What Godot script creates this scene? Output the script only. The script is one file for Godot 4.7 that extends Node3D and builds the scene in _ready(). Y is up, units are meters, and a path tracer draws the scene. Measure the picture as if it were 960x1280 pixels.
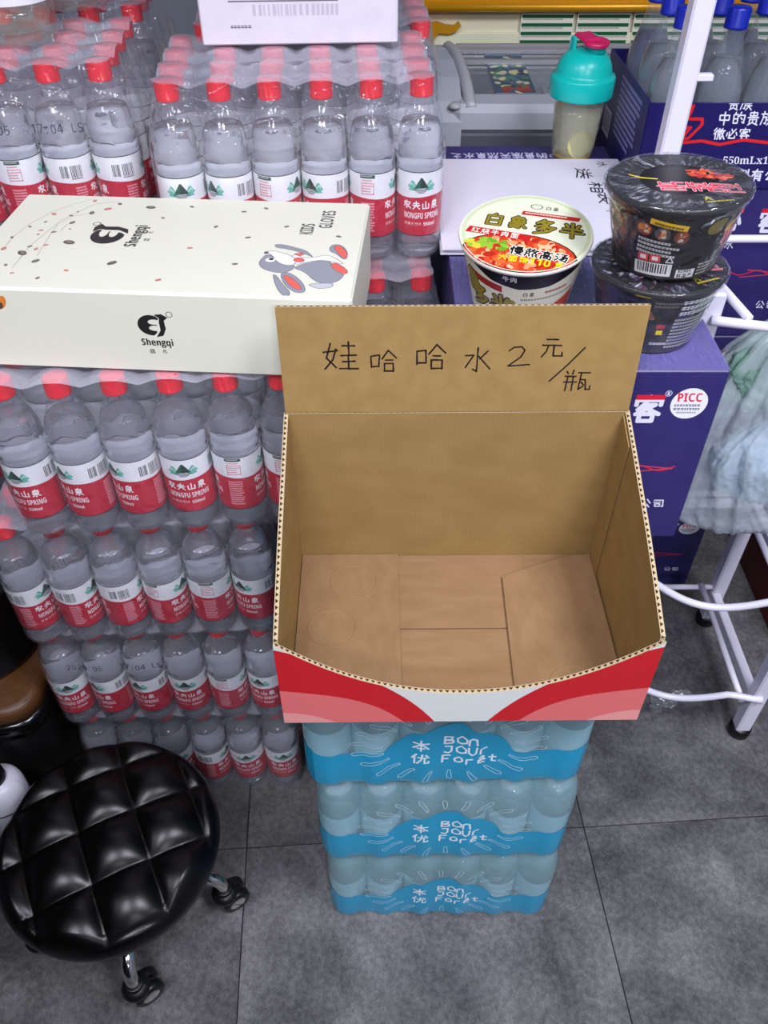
extends Node3D
# A corner of a small grocery shop: shrink-wrapped bottled water, an open carton with a hand-written price, noodle cups on cartons.
# Sizes in metres, y up; the camera stands at x = 0, z = 0 and looks towards -z.

const SHOP_YAW := 3.6
var taken := {}
var M := {}
var rng := RandomNumberGenerator.new()
var text_cache := {}
var noise := FastNoiseLite.new()

func _ready():
	rng.seed = 7
	noise.seed = 3
	# ---- camera
	var cam := Camera3D.new()
	cam.name = "camera"
	cam.position = Vector3(0, 1.45, 0)
	cam.rotation_degrees = Vector3(-43.7, 0, 0)
	cam.fov = 63.62
	cam.near = 0.02
	add_child(cam)
	cam.current = true
	# ---- environment
	var we := WorldEnvironment.new()
	we.name = "environment"
	var env := Environment.new()
	env.background_mode = Environment.BG_COLOR
	env.background_color = Color(0, 0, 0)
	env.ambient_light_source = Environment.AMBIENT_SOURCE_DISABLED
	env.tonemap_mode = Environment.TONE_MAPPER_LINEAR
	env.tonemap_exposure = 1.0
	env.sdfgi_enabled = true
	env.ssao_enabled = true
	env.ssil_enabled = true
	we.environment = env
	add_child(we)
	# ---- lamps of the ceiling: square LED panels
	for p in [[Vector3(-0.40, 2.68, 0.45), 3.0], [Vector3(0.95, 2.68, 0.10), 4.8], [Vector3(-1.75, 2.68, 0.35), 1.6], [Vector3(-0.95, 2.68, 2.1), 3.0], [Vector3(0.65, 2.68, 2.1), 6.4]]:
		ceiling_lamp(p[0], p[1])
	make_materials()
	room()
	# ---- objects, large ones first
	water_stacks()
	blue_stack()
	open_carton()
	stool()
	glove_carton()
	purple_cartons()
	noodle_cups()
	rack()
	back_counter()
	small_things()

# ------------------------------------------------------------------ nodes

func numbered(called: String) -> String:
	if not taken.has(called):
		taken[called] = 0
		return called
	taken[called] += 1
	return "%s_%03d" % [called, taken[called]]

func thing(called: String, label: String, category: String, at := Vector3.ZERO, yaw := 0.0, group := "") -> Node3D:
	var o := Node3D.new()
	o.name = numbered(called)
	add_child(o)
	o.position = at
	o.rotation_degrees.y = yaw
	tag(o, label, category, group)
	return o

func tag(o: Node, label: String, category: String, group := ""):
	o.set_meta("label", label)
	o.set_meta("category", category)
	if group != "":
		o.set_meta("group", group)

func part(parent: Node, called: String, mesh: Mesh, mats, at := Vector3.ZERO, rot := Vector3.ZERO) -> MeshInstance3D:
	var o := MeshInstance3D.new()
	o.name = called
	o.mesh = mesh
	if mats is Array:
		for i in mats.size():
			o.set_surface_override_material(i, mats[i])
	else:
		o.material_override = mats
	parent.add_child(o, true)
	o.position = at
	o.rotation_degrees = rot
	return o

func structure(called: String, mesh: Mesh, m, at := Vector3.ZERO, rot := Vector3.ZERO) -> MeshInstance3D:
	var o := part(self, called, mesh, m, at, rot)
	o.set_meta("kind", "structure")
	return o

# ------------------------------------------------------------------ meshes

func finish(verts: PackedVector3Array, uvs: PackedVector2Array, idx: PackedInt32Array, flat := false, orient := true) -> ArrayMesh:
	if orient:
		var vol := 0.0
		for k in range(0, idx.size(), 3):
			vol += verts[idx[k]].dot(verts[idx[k + 1]].cross(verts[idx[k + 2]]))
		if vol > 0:
			for k in range(0, idx.size(), 3):
				var s := idx[k + 1]
				idx[k + 1] = idx[k + 2]
				idx[k + 2] = s
	var st := SurfaceTool.new()
	st.begin(Mesh.PRIMITIVE_TRIANGLES)
	st.set_smooth_group(-1 if flat else 0)
	for k in idx:
		st.set_uv(uvs[k])
		st.add_vertex(verts[k])
	st.generate_normals()
	st.index()
	return st.commit()

func grid(nu: int, nv: int, f: Callable, uvf = null, orient := true) -> ArrayMesh:
	var verts := PackedVector3Array()
	var uvs := PackedVector2Array()
	var idx := PackedInt32Array()
	for j in nv + 1:
		for i in nu + 1:
			var a := float(i) / nu
			var b := float(j) / nv
			verts.append(f.call(a, b))
			uvs.append(uvf.call(a, b) if uvf != null else Vector2(a, 1.0 - b))
	for j in nv:
		for i in nu:
			var p := j * (nu + 1) + i
			var q := p + nu + 1
			idx.append_array([p, p + 1, q + 1, p, q + 1, q])
	return finish(verts, uvs, idx, false, orient)

# a profile of (radius, height) points turned round y; warp(angle, y, r) may change the radius
func lathe(prof: Array, seg := 24, warp = null) -> ArrayMesh:
	var n := prof.size() - 1
	var lengths := [0.0]
	for k in n:
		lengths.append(lengths[-1] + prof[k].distance_to(prof[k + 1]))
	return grid(seg, n, func(a, b):
		var p: Vector2 = prof[roundi(b * n)]
		var an: float = a * TAU
		var r: float = p.x if warp == null else warp.call(an, p.y, p.x)
		return Vector3(r * cos(an), p.y, r * sin(an)),
		func(a, b): return Vector2(1.0 - a, 1.0 - lengths[roundi(b * n)] / lengths[n]))

func tube(pts: Array, r: float, seg := 10) -> ArrayMesh:
	var n := pts.size() - 1
	var frames := []
	var up := Vector3(0.13, 1, 0.07).normalized()
	for k in n + 1:
		var d: Vector3 = (pts[mini(k + 1, n)] - pts[maxi(k - 1, 0)]).normalized()
		var s := d.cross(up)
		if s.length() < 0.2:
			s = d.cross(Vector3(1, 0.1, 0))
		s = s.normalized()
		frames.append([s, s.cross(d).normalized()])
		up = frames[-1][1]
	return grid(seg, n + 2, func(a, b):
		var j := roundi(b * (n + 2))
		var k := clampi(j - 1, 0, n)
		var rr := 0.0 if j == 0 or j == n + 2 else r
		return pts[k] + frames[k][0] * cos(a * TAU) * rr + frames[k][1] * sin(a * TAU) * rr)

func bent(ctrl: Array, steps := 8) -> Array:
	var c := Curve3D.new()
	for k in ctrl.size():
		var t: Vector3 = (ctrl[mini(k + 1, ctrl.size() - 1)] - ctrl[maxi(k - 1, 0)]) / 6.0
		c.add_point(ctrl[k], -t, t)
	var out := []
	for k in ctrl.size() - 1:
		for s in steps:
			out.append(c.sample(k, float(s) / steps))
	out.append(ctrl[-1])
	return out

# outline in x, y with thickness along z; surfaces: front (+z), back, edge
func prism(poly: Array, depth: float, uv_rect = null, fold := false) -> ArrayMesh:
	var pp := PackedVector2Array(poly)
	var lo := pp[0]
	var hi := pp[0]
	for p in pp:
		lo = lo.min(p)
		hi = hi.max(p)
	if uv_rect != null:
		lo = uv_rect.position
		hi = uv_rect.end
	var tri := Geometry2D.triangulate_polygon(pp)
	var am := ArrayMesh.new()
	for side in [1, -1]:
		var st := SurfaceTool.new()
		st.begin(Mesh.PRIMITIVE_TRIANGLES)
		for k in range(0, tri.size(), 3):
			var t := [pp[tri[k]], pp[tri[k + 1]], pp[tri[k + 2]]]
			var ar: float = (t[1] - t[0]).cross(t[2] - t[0])
			if ar * side > 0:
				t = [t[0], t[2], t[1]]
			for p in t:
				var u: float = (p.x - lo.x) / (hi.x - lo.x)
				st.set_normal(Vector3(0, 0, side))
				st.set_uv(Vector2(u if side > 0 else 1.0 - u, (hi.y - p.y) / (hi.y - lo.y)))
				st.add_vertex(Vector3(p.x, p.y, side * depth / 2))
		st.commit(am)
	var cw := Geometry2D.is_polygon_clockwise(pp)
	# edges: the cut ones, and with fold on the upright ones on a surface of their own
	for kind in (2 if fold else 1):
		var st2 := SurfaceTool.new()
		st2.begin(Mesh.PRIMITIVE_TRIANGLES)
		var run := 0.0
		for k in pp.size():
			var a := pp[k]
			var b := pp[(k + 1) % pp.size()]
			if fold and (absf(a.x - b.x) < 0.0001) != (kind == 1):
				continue
			var n2 := Vector2(b.y - a.y, a.x - b.x).normalized() * (-1.0 if cw else 1.0)
			var l := a.distance_to(b)
			var q := [Vector3(a.x, a.y, depth / 2), Vector3(b.x, b.y, depth / 2), Vector3(b.x, b.y, -depth / 2), Vector3(a.x, a.y, -depth / 2)]
			var uq := [Vector2(run, 0), Vector2(run + l, 0), Vector2(run + l, 1), Vector2(run, 1)]
			run += l
			for t in ([[0, 1, 2], [0, 2, 3]] if not cw else [[0, 2, 1], [0, 3, 2]]):
				for c in t:
					st2.set_normal(Vector3(n2.x, n2.y, 0))
					st2.set_uv(uq[c])
					st2.add_vertex(q[c])
		st2.commit(am)
	return am

# box with chamfered edges, base at y = 0; one surface
func bevel_box(s: Vector3, b := 0.002) -> ArrayMesh:
	var h := s / 2
	var st := SurfaceTool.new()
	st.begin(Mesh.PRIMITIVE_TRIANGLES)
	var add := func(q: Array):
		var n: Vector3 = Vector3.ZERO
		for p in q:
			n += p
		var face: Vector3 = (q[1] - q[0]).cross(q[2] - q[0])
		if face.dot(n) > 0:
			q.reverse()
			face = -face
		var nn := -face.normalized()
		var order := [0, 1, 2, 0, 2, 3] if q.size() == 4 else [0, 1, 2]
		for k in order:
			st.set_normal(nn)
			var p: Vector3 = q[k]
			st.set_uv(Vector2(p.x, p.z) if absf(nn.y) > 0.7 else Vector2(p.z, -p.y) if absf(nn.x) > 0.7 else Vector2(p.x, -p.y))
			st.add_vertex(p + Vector3(0, h.y, 0))
	for ax in 3:
		var u := (ax + 1) % 3
		var v := (ax + 2) % 3
		for sg in [-1, 1]:
			var q := []
			for c in [[-1, -1], [1, -1], [1, 1], [-1, 1]]:
				var p := Vector3.ZERO
				p[ax] = sg * h[ax]
				p[u] = c[0] * (h[u] - b)
				p[v] = c[1] * (h[v] - b)
				q.append(p)
			add.call(q)
		for su in [-1, 1]:
			for sv in [-1, 1]:
				var q2 := []
				for e in [-1, 1]:
					for w in ([0, 1] if e < 0 else [1, 0]):
						var p2 := Vector3.ZERO
						p2[ax] = e * (h[ax] - b)
						p2[u] = su * (h[u] - (0.0 if w == 0 else b))
						p2[v] = sv * (h[v] - (b if w == 0 else 0.0))
						q2.append(p2)
				add.call(q2)
	for sx in [-1, 1]:
		for sy in [-1, 1]:
			for sz in [-1, 1]:
				add.call([Vector3(sx * h.x, sy * (h.y - b), sz * (h.z - b)), Vector3(sx * (h.x - b), sy * h.y, sz * (h.z - b)), Vector3(sx * (h.x - b), sy * (h.y - b), sz * h.z)])
	return st.commit()

# a printed sheet: w x h, in the x-y plane facing +z, middle at the origin
func sheet(w: float, h: float, t := 0.0006) -> ArrayMesh:
	return prism([Vector2(-w / 2, -h / 2), Vector2(w / 2, -h / 2), Vector2(w / 2, h / 2), Vector2(-w / 2, h / 2)], t)

# ------------------------------------------------------------------ print

func canvas(w: int, h: int, c := Color(0, 0, 0, 0)) -> Image:
	var im := Image.create(w, h, false, Image.FORMAT_RGBA8)
	im.fill(c)
	return im

func tex(im: Image) -> ImageTexture:
	return ImageTexture.create_from_image(im)

func fill_poly(im: Image, pts: PackedVector2Array, c: Color):
	var y0 := INF
	var y1 := -INF
	for p in pts:
		y0 = minf(y0, p.y)
		y1 = maxf(y1, p.y)
	var n := pts.size()
	for y in range(maxi(0, floori(y0)), mini(im.get_height() - 1, ceili(y1)) + 1):
		var yy := y + 0.5
		var xs := PackedFloat32Array()
		for k in n:
			var a := pts[k]
			var b := pts[(k + 1) % n]
			if (a.y <= yy) != (b.y <= yy):
				xs.append(a.x + (yy - a.y) / (b.y - a.y) * (b.x - a.x))
		xs.sort()
		for k in range(0, xs.size() - 1, 2):
			var x0 := roundi(xs[k])
			var x1 := roundi(xs[k + 1])
			if x1 > x0:
				im.fill_rect(Rect2i(x0, y, x1 - x0, 1), c)

func blob(im: Image, x: float, y: float, rx: float, ry: float, c: Color, turn := 0.0):
	var p := PackedVector2Array()
	for k in 28:
		p.append(Vector2(x, y) + Vector2(cos(k * TAU / 28) * rx, sin(k * TAU / 28) * ry).rotated(turn))
	fill_poly(im, p, c)

func line(im: Image, pts: Array, w: float, c: Color):
	for k in pts.size() - 1:
		var a: Vector2 = pts[k]
		var b: Vector2 = pts[k + 1]
		var n := (b - a).orthogonal().normalized() * w / 2
		fill_poly(im, PackedVector2Array([a + n, b + n, b - n, a - n]), c)
	if w > 2.5:
		for p in pts:
			blob(im, p.x, p.y, w / 2, w / 2, c)

func rect(im: Image, x: float, y: float, w: float, h: float, c: Color):
	im.fill_rect(Rect2i(roundi(x), roundi(y), maxi(1, roundi(w)), maxi(1, roundi(h))), c)

# Chinese characters as strokes on a 24 x 24 grid, y down
const HAN := {
	"娃": [[6, 3, 3, 13, 9, 19], [9, 7, 7, 14, 2, 20], [1, 9, 10, 8], [13, 5, 21, 5], [17, 2, 17, 11], [12, 11, 22, 11], [13, 15, 21, 15], [17, 11, 17, 20], [11, 20, 23, 20]],
	"哈": [[2, 8, 2, 17], [2, 8, 8, 7, 8, 16], [2, 16, 8, 16], [15, 3, 10, 10], [15, 3, 21, 9], [13, 11, 18, 11], [12, 14, 12, 20], [12, 14, 19, 14, 19, 20], [12, 20, 19, 20]],
	"水": [[12, 2, 12, 21, 9, 19], [3, 8, 9, 8, 3, 18], [20, 5, 14, 11], [13, 9, 22, 19]],
	"元": [[7, 5, 17, 5], [4, 10, 20, 10], [9, 10, 8, 15, 4, 20], [14, 10, 14, 19, 21, 19, 21, 16]],
	"瓶": [[4, 4, 5, 6], [9, 3, 8, 6], [3, 8, 11, 8], [2, 13, 12, 13], [5, 8, 4, 20], [9, 8, 9, 20], [13, 5, 22, 5], [15, 5, 14, 19, 18, 16], [15, 11, 19, 11, 20, 19, 23, 19, 23, 16], [16, 13, 18, 15]],
	"农": [[4, 8, 4, 5, 20, 5, 20, 8], [11, 2, 3, 16], [10, 9, 10, 20, 14, 17], [19, 9, 14, 13], [12, 11, 22, 20]],
	"夫": [[5, 7, 19, 7], [3, 12, 21, 12], [12, 2, 12, 12, 4, 21], [12, 12, 21, 21]],
	"山": [[12, 3, 12, 20], [4, 9, 4, 20, 20, 20], [20, 9, 20, 20]],
	"泉": [[12, 1, 10, 4], [6, 4, 18, 4, 18, 11, 6, 11, 6, 4], [6, 7, 18, 7], [12, 11, 12, 22, 10, 21], [4, 14, 10, 14, 4, 21], [18, 13, 14, 15], [13, 14, 21, 21]],
	"本": [[3, 8, 21, 8], [12, 2, 12, 22], [12, 8, 3, 18], [12, 8, 21, 18], [8, 17, 16, 17]],
	"优": [[7, 3, 2, 12], [5, 9, 5, 22], [9, 9, 22, 9], [14, 3, 13, 13, 8, 21], [17, 9, 17, 20, 22, 20, 22, 17], [18, 4, 20, 6]],
	"白": [[12, 1, 9, 5], [5, 5, 19, 5, 19, 21, 5, 21, 5, 5], [5, 13, 19, 13]],
	"象": [[10, 1, 5, 6], [8, 3, 16, 3, 13, 6], [6, 6, 18, 6, 18, 10, 6, 10, 6, 6], [12, 6, 12, 10], [12, 10, 4, 15], [10, 12, 14, 16, 14, 22, 11, 21], [12, 14, 4, 19], [13, 17, 5, 22], [19, 12, 14, 15], [14, 13, 21, 21]],
	"多": [[11, 1, 5, 7], [9, 3, 18, 3, 12, 9, 4, 12], [8, 5, 12, 7], [14, 10, 6, 17], [12, 12, 21, 12, 14, 19, 3, 23], [11, 15, 14, 17]],
	"半": [[6, 3, 8, 7], [18, 3, 16, 7], [4, 10, 20, 10], [2, 15, 22, 15], [12, 1, 12, 23]],
	"红": [[7, 2, 3, 8, 8, 8, 3, 14, 9, 13], [2, 20, 10, 18], [12, 5, 22, 5], [17, 5, 17, 20], [11, 20, 23, 20]],
	"烧": [[6, 2, 6, 11, 2, 22], [3, 7, 3, 11], [9, 6, 7, 10], [6, 12, 10, 18], [12, 6, 21, 4], [15, 2, 19, 11, 22, 9], [11, 13, 22, 13], [14, 13, 14, 17, 10, 22], [18, 13, 18, 21, 23, 21, 23, 18]],
	"牛": [[7, 3, 4, 9], [6, 7, 20, 7], [2, 13, 22, 13], [13, 1, 13, 23]],
	"肉": [[4, 5, 4, 22], [4, 5, 20, 5, 20, 22, 17, 21], [12, 2, 12, 8, 7, 13], [12, 8, 17, 12], [12, 13, 7, 19], [12, 14, 17, 18]],
	"面": [[2, 3, 22, 3], [12, 3, 10, 7], [4, 7, 20, 7, 20, 22, 4, 22, 4, 7], [9, 7, 9, 22], [15, 7, 15, 22], [9, 12, 15, 12], [9, 17, 15, 17]],
	"慢": [[5, 2, 5, 22], [2, 7, 2, 12], [8, 6, 9, 9], [11, 2, 20, 2, 20, 8, 11, 8, 11, 2], [11, 5, 20, 5], [10, 10, 22, 10, 22, 14, 10, 14, 10, 10], [14, 10, 14, 14], [18, 10, 18, 14], [11, 17, 20, 17, 11, 23], [12, 17, 22, 23]],
	"熬": [[3, 4, 11, 4], [7, 1, 7, 9], [2, 9, 12, 9], [9, 9, 8, 15, 5, 15], [4, 11, 3, 16], [15, 1, 13, 6], [14, 5, 23, 5], [21, 5, 14, 16], [15, 8, 22, 16], [3, 18, 2, 22], [9, 18, 10, 22], [15, 18, 16, 22], [20, 18, 23, 22]],
	"高": [[12, 1, 12, 4], [3, 4, 21, 4], [8, 7, 16, 7, 16, 11, 8, 11, 8, 7], [4, 23, 4, 14, 20, 14, 20, 23, 18, 22], [9, 17, 15, 17, 15, 21, 9, 21, 9, 17]],
	"汤": [[3, 3, 6, 5], [2, 9, 5, 11], [2, 21, 7, 14], [11, 3, 20, 3, 13, 9, 22, 9, 20, 22, 17, 20], [16, 10, 10, 18], [19, 10, 13, 20]],
	"大": [[3, 8, 21, 8], [12, 2, 12, 8, 3, 22], [12, 9, 21, 22]],
	"饼": [[6, 2, 3, 8], [5, 5, 10, 5, 9, 8], [6, 8, 6, 21, 10, 18], [14, 2, 16, 5], [21, 2, 19, 5], [12, 8, 23, 8], [11, 14, 23, 14], [15, 8, 14, 22], [19, 8, 19, 22]],
	"克": [[3, 5, 21, 5], [12, 1, 12, 9], [6, 9, 18, 9, 18, 14, 6, 14, 6, 9], [9, 14, 8, 18, 3, 22], [14, 14, 14, 21, 22, 21, 22, 18]],
	"中": [[4, 7, 20, 7, 20, 15, 4, 15, 4, 7], [12, 2, 12, 23]],
	"的": [[6, 2, 5, 6], [3, 6, 10, 6, 10, 20, 3, 20, 3, 6], [3, 13, 10, 13], [15, 2, 12, 9], [14, 7, 22, 7, 21, 20, 18, 18], [15, 11, 18, 14]],
	"贵": [[6, 3, 18, 3, 18, 8, 6, 8, 6, 3], [12, 1, 12, 11], [3, 11, 21, 11], [6, 20, 6, 14, 18, 14, 18, 20], [12, 15, 11, 19, 4, 23], [13, 20, 20, 23]],
	"族": [[5, 1, 6, 4], [1, 5, 11, 5], [4, 5, 4, 12, 1, 22], [5, 10, 10, 10, 9, 21, 7, 20], [15, 1, 12, 7], [14, 5, 22, 5], [15, 8, 13, 12], [14, 11, 22, 11], [12, 15, 23, 15], [17, 11, 17, 16, 12, 23], [17, 16, 23, 23]],
	"微": [[6, 1, 2, 6], [7, 6, 2, 12], [5, 10, 5, 22], [9, 4, 9, 9, 15, 9, 15, 4], [12, 2, 12, 9], [9, 12, 15, 12], [10, 15, 9, 22], [10, 15, 14, 15, 14, 21, 16, 20], [18, 2, 16, 9], [17, 6, 23, 6], [21, 6, 16, 22], [17, 10, 23, 22]],
	"必": [[7, 8, 7, 20, 18, 20, 18, 16], [3, 10, 2, 16], [11, 3, 13, 8], [19, 3, 6, 19], [20, 9, 22, 14]],
	"客": [[12, 1, 12, 4], [3, 8, 3, 4, 21, 4, 21, 8], [10, 6, 5, 12], [9, 8, 17, 8, 4, 16], [9, 10, 21, 16], [7, 16, 17, 16, 17, 22, 7, 22, 7, 16]],
	"料": [[3, 4, 5, 8], [11, 3, 9, 8], [2, 10, 12, 10], [7, 2, 7, 22], [7, 10, 2, 18], [7, 11, 11, 15], [15, 4, 17, 7], [14, 9, 16, 12], [13, 16, 23, 14], [20, 2, 20, 23]],
	"有": [[3, 6, 21, 6], [11, 2, 3, 14], [8, 10, 8, 22], [8, 10, 18, 10, 18, 22, 15, 21], [8, 14, 18, 14], [8, 18, 18, 18]],
	"司": [[4, 5, 20, 5, 20, 21, 17, 20], [3, 10, 15, 10], [5, 14, 14, 14, 14, 20, 5, 20, 5, 14]],
	"公": [[9, 3, 3, 12], [15, 3, 21, 12], [11, 11, 5, 20, 17, 19], [15, 15, 19, 22]],
	"送": [[10, 2, 12, 5], [18, 2, 16, 5], [8, 7, 22, 7], [7, 12, 23, 12], [15, 7, 14, 13, 8, 18], [15, 12, 22, 17], [3, 4, 5, 7], [2, 10, 5, 10, 5, 18], [2, 21, 5, 18, 22, 21]],
	"箱": [[5, 1, 2, 6], [4, 3, 10, 3], [15, 1, 12, 6], [14, 3, 22, 3], [2, 11, 11, 11], [6, 8, 6, 23], [6, 12, 2, 19], [6, 13, 10, 17], [13, 9, 21, 9, 21, 22, 13, 22, 13, 9], [13, 13, 21, 13], [13, 17, 21, 17]],
	"装": [[7, 1, 7, 10], [3, 3, 5, 5], [2, 9, 7, 7], [10, 4, 22, 4], [16, 1, 16, 9], [11, 9, 21, 9], [12, 10, 12, 13], [2, 13, 22, 13], [10, 13, 3, 20], [7, 16, 7, 22, 12, 20], [18, 15, 13, 18], [11, 14, 22, 22]],
	"韩": [[2, 4, 11, 4], [6, 1, 6, 8], [3, 8, 10, 8, 10, 15, 3, 15, 3, 8], [3, 11, 10, 11], [2, 18, 11, 18], [6, 15, 6, 23], [13, 5, 22, 5], [13, 10, 22, 10], [13, 15, 22, 15, 22, 19], [17, 1, 17, 23]],
	"国": [[3, 3, 21, 3, 21, 22, 3, 22, 3, 3], [7, 7, 17, 7], [7, 12, 17, 12], [6, 18, 18, 18], [12, 7, 12, 18], [15, 14, 16, 16]],
	"产": [[12, 1, 12, 4], [4, 4, 20, 4], [8, 6, 9, 9], [16, 6, 15, 9], [5, 11, 21, 11], [5, 11, 5, 16, 2, 22]],
	"之": [[12, 2, 13, 5], [5, 8, 18, 8, 5, 18], [5, 18, 22, 21]],
	"天": [[4, 4, 20, 4], [3, 11, 21, 11], [12, 4, 12, 11, 3, 22], [12, 12, 21, 22]],
	"然": [[8, 1, 3, 8], [6, 4, 11, 4, 4, 15], [7, 7, 9, 9], [13, 6, 23, 6], [17, 1, 17, 7, 12, 15], [17, 8, 23, 15], [20, 2, 22, 4], [3, 18, 2, 22], [9, 18, 10, 22], [15, 18, 16, 22], [20, 18, 23, 22]],
	"饮": [[6, 2, 3, 8], [5, 5, 10, 5, 9, 8], [6, 8, 6, 21, 10, 18], [14, 2, 11, 9], [13, 6, 22, 6, 20, 10], [16, 7, 16, 14, 10, 22], [16, 13, 22, 22]],
	"用": [[5, 3, 5, 16, 2, 22], [5, 3, 20, 3, 20, 22, 17, 21], [5, 9, 20, 9], [5, 15, 20, 15], [12, 3, 12, 22]],
	"불": [[5, 1, 5, 9], [19, 1, 19, 9], [5, 5, 19, 5], [5, 9, 19, 9], [2, 12, 22, 12], [12, 12, 12, 15], [5, 15, 19, 15, 19, 18, 5, 18, 5, 22, 20, 22]],
	"닭": [[3, 2, 12, 2], [3, 2, 3, 10, 13, 10], [17, 1, 17, 12], [17, 6, 22, 6], [3, 14, 11, 14, 11, 18, 3, 18, 3, 22, 11, 22], [14, 14, 21, 14, 21, 23]],
	"볶": [[5, 1, 5, 8], [19, 1, 19, 8], [5, 4, 19, 4], [5, 8, 19, 8], [12, 8, 12, 12], [2, 12, 22, 12], [4, 15, 10, 15, 10, 22], [14, 15, 20, 15, 20, 22]],
	"음": [[8, 2, 16, 2, 18, 6, 16, 9, 8, 9, 6, 6, 8, 2], [2, 12, 22, 12], [5, 15, 19, 15, 19, 22, 5, 22, 5, 15]],
	"면": [[3, 3, 11, 3, 11, 11, 3, 11, 3, 3], [18, 1, 18, 16], [12, 5, 18, 5], [12, 9, 18, 9], [5, 15, 5, 22, 20, 22]],
	"盛": [[3, 5, 21, 5], [5, 5, 5, 10, 2, 14], [6, 8, 11, 8, 10, 12], [13, 1, 18, 13, 21, 11], [19, 7, 13, 13], [4, 22, 4, 16, 20, 16, 20, 22], [9, 16, 9, 22], [15, 16, 15, 22], [1, 22, 23, 22]],
}

# Chinese characters in a row; xf maps em units (1 = height of a character, y down) to pixels
func han(im: Image, xf: Transform2D, s: String, c: Color, w := 0.08, gap := 1.04, wobble := 0.0):
	var x := 0.0
	for ch in s:
		if HAN.has(ch):
			for st in HAN[ch]:
				var pts := []
				for k in range(0, st.size(), 2):
					var p := Vector2(st[k] / 24.0 + x, st[k + 1] / 24.0)
					if wobble > 0:
						p += Vector2(rng.randf_range(-1, 1), rng.randf_range(-1, 1)) * wobble
					pts.append(xf * p)
				line(im, pts, w * xf.get_scale().y, c)
		x += gap

# Latin lettering, from the outlines of a font
func latin(im: Image, xf: Transform2D, s: String, c: Color, font_name := "Droid Sans", bold := true, squeeze := 1.0) -> float:
	var key := s + font_name + str(bold)
	if not text_cache.has(key):
		var f := SystemFont.new()
		f.font_names = PackedStringArray([font_name])
		f.font_weight = 700 if bold else 400
		var tm := TextMesh.new()
		tm.text = s
		tm.font = f
		tm.font_size = 64
		tm.pixel_size = 1.0 / 64
		tm.depth = 0.0
		tm.curve_step = 2.0
		tm.horizontal_alignment = HORIZONTAL_ALIGNMENT_LEFT
		tm.vertical_alignment = VERTICAL_ALIGNMENT_CENTER
		var ar := tm.get_mesh_arrays()
		text_cache[key] = [ar[Mesh.ARRAY_VERTEX], ar[Mesh.ARRAY_INDEX]]
	var v: PackedVector3Array = text_cache[key][0]
	var ix = text_cache[key][1]
	if ix == null or ix.size() == 0:
		ix = PackedInt32Array(range(v.size()))
	var wide := 0.0
	for k in range(0, ix.size() - 2, 3):
		var t := PackedVector2Array()
		for q in 3:
			var p := v[ix[k + q]]
			wide = maxf(wide, p.x * squeeze)
			t.append(xf * Vector2(p.x * squeeze, 0.5 - p.y))
		fill_poly(im, t, c)
	return wide

func at2(x: float, y: float, size: float, deg := 0.0, slant := 0.0) -> Transform2D:
	var t := Transform2D(deg_to_rad(deg), Vector2(size, size), slant, Vector2(x, y))
	return t

# rows of print too small to read
func small_print(im: Image, x: float, y: float, w: float, rows: int, pitch: float, c: Color, deg := 0.0):
	var ax := Vector2.RIGHT.rotated(deg_to_rad(deg))
	var ay := ax.orthogonal() * -1.0
	for r in rows:
		var p := 0.0
		var stop := w * rng.randf_range(0.75, 1.0)
		while p < stop:
			var l := pitch * rng.randf_range(0.35, 0.8)
			var o := Vector2(x, y) + ax * p + ay * (r * pitch)
			for g in 2:
				line(im, [o + ay * pitch * 0.3 * g, o + ax * l + ay * pitch * 0.3 * g], maxf(1.0, pitch * 0.16), c)
			line(im, [o + ax * l * 0.5 - ay * pitch * 0.1, o + ax * l * 0.5 + ay * pitch * 0.45], maxf(1.0, pitch * 0.16), c)
			p += l + pitch * 0.15

func bars(im: Image, x: float, y: float, w: float, h: float, c: Color, unit := 2.0):
	var p := x
	while p < x + w - unit:
		var l := unit * rng.randi_range(1, 2)
		rect(im, p, y, l, h, c)
		p += l + unit * rng.randi_range(1, 2)

# ------------------------------------------------------------------ materials

func mat(c: Color, rough := 0.6, metal := 0.0, spec := 0.5) -> StandardMaterial3D:
	var m := StandardMaterial3D.new()
	m.albedo_color = c
	m.roughness = rough
	m.metallic = metal
	m.metallic_specular = spec
	m.cull_mode = BaseMaterial3D.CULL_DISABLED
	return m

func printed(im: Image, rough := 0.5, spec := 0.5) -> StandardMaterial3D:
	var m := mat(Color.WHITE, rough, 0, spec)
	m.albedo_texture = tex(im)
	return m

func pane(c: Color, alpha: float, rough := 0.06) -> StandardMaterial3D:
	var m := mat(Color(c, alpha), rough)
	m.transparency = BaseMaterial3D.TRANSPARENCY_ALPHA
	return m

func noise_tex(freq: float, w := 512, lo := Color(0.4, 0.4, 0.4), hi := Color(0.6, 0.6, 0.6), normal := false, sd := 1, oct := 4) -> NoiseTexture2D:
	var n := FastNoiseLite.new()
	n.seed = sd
	n.frequency = freq
	n.fractal_octaves = oct
	var t := NoiseTexture2D.new()
	t.width = w
	t.height = w
	t.seamless = true
	t.noise = n
	if normal:
		t.as_normal_map = true
		t.bump_strength = 4.0
	else:
		var g := Gradient.new()
		g.set_color(0, lo)
		g.set_color(1, hi)
		t.color_ramp = g
	return t

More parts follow.
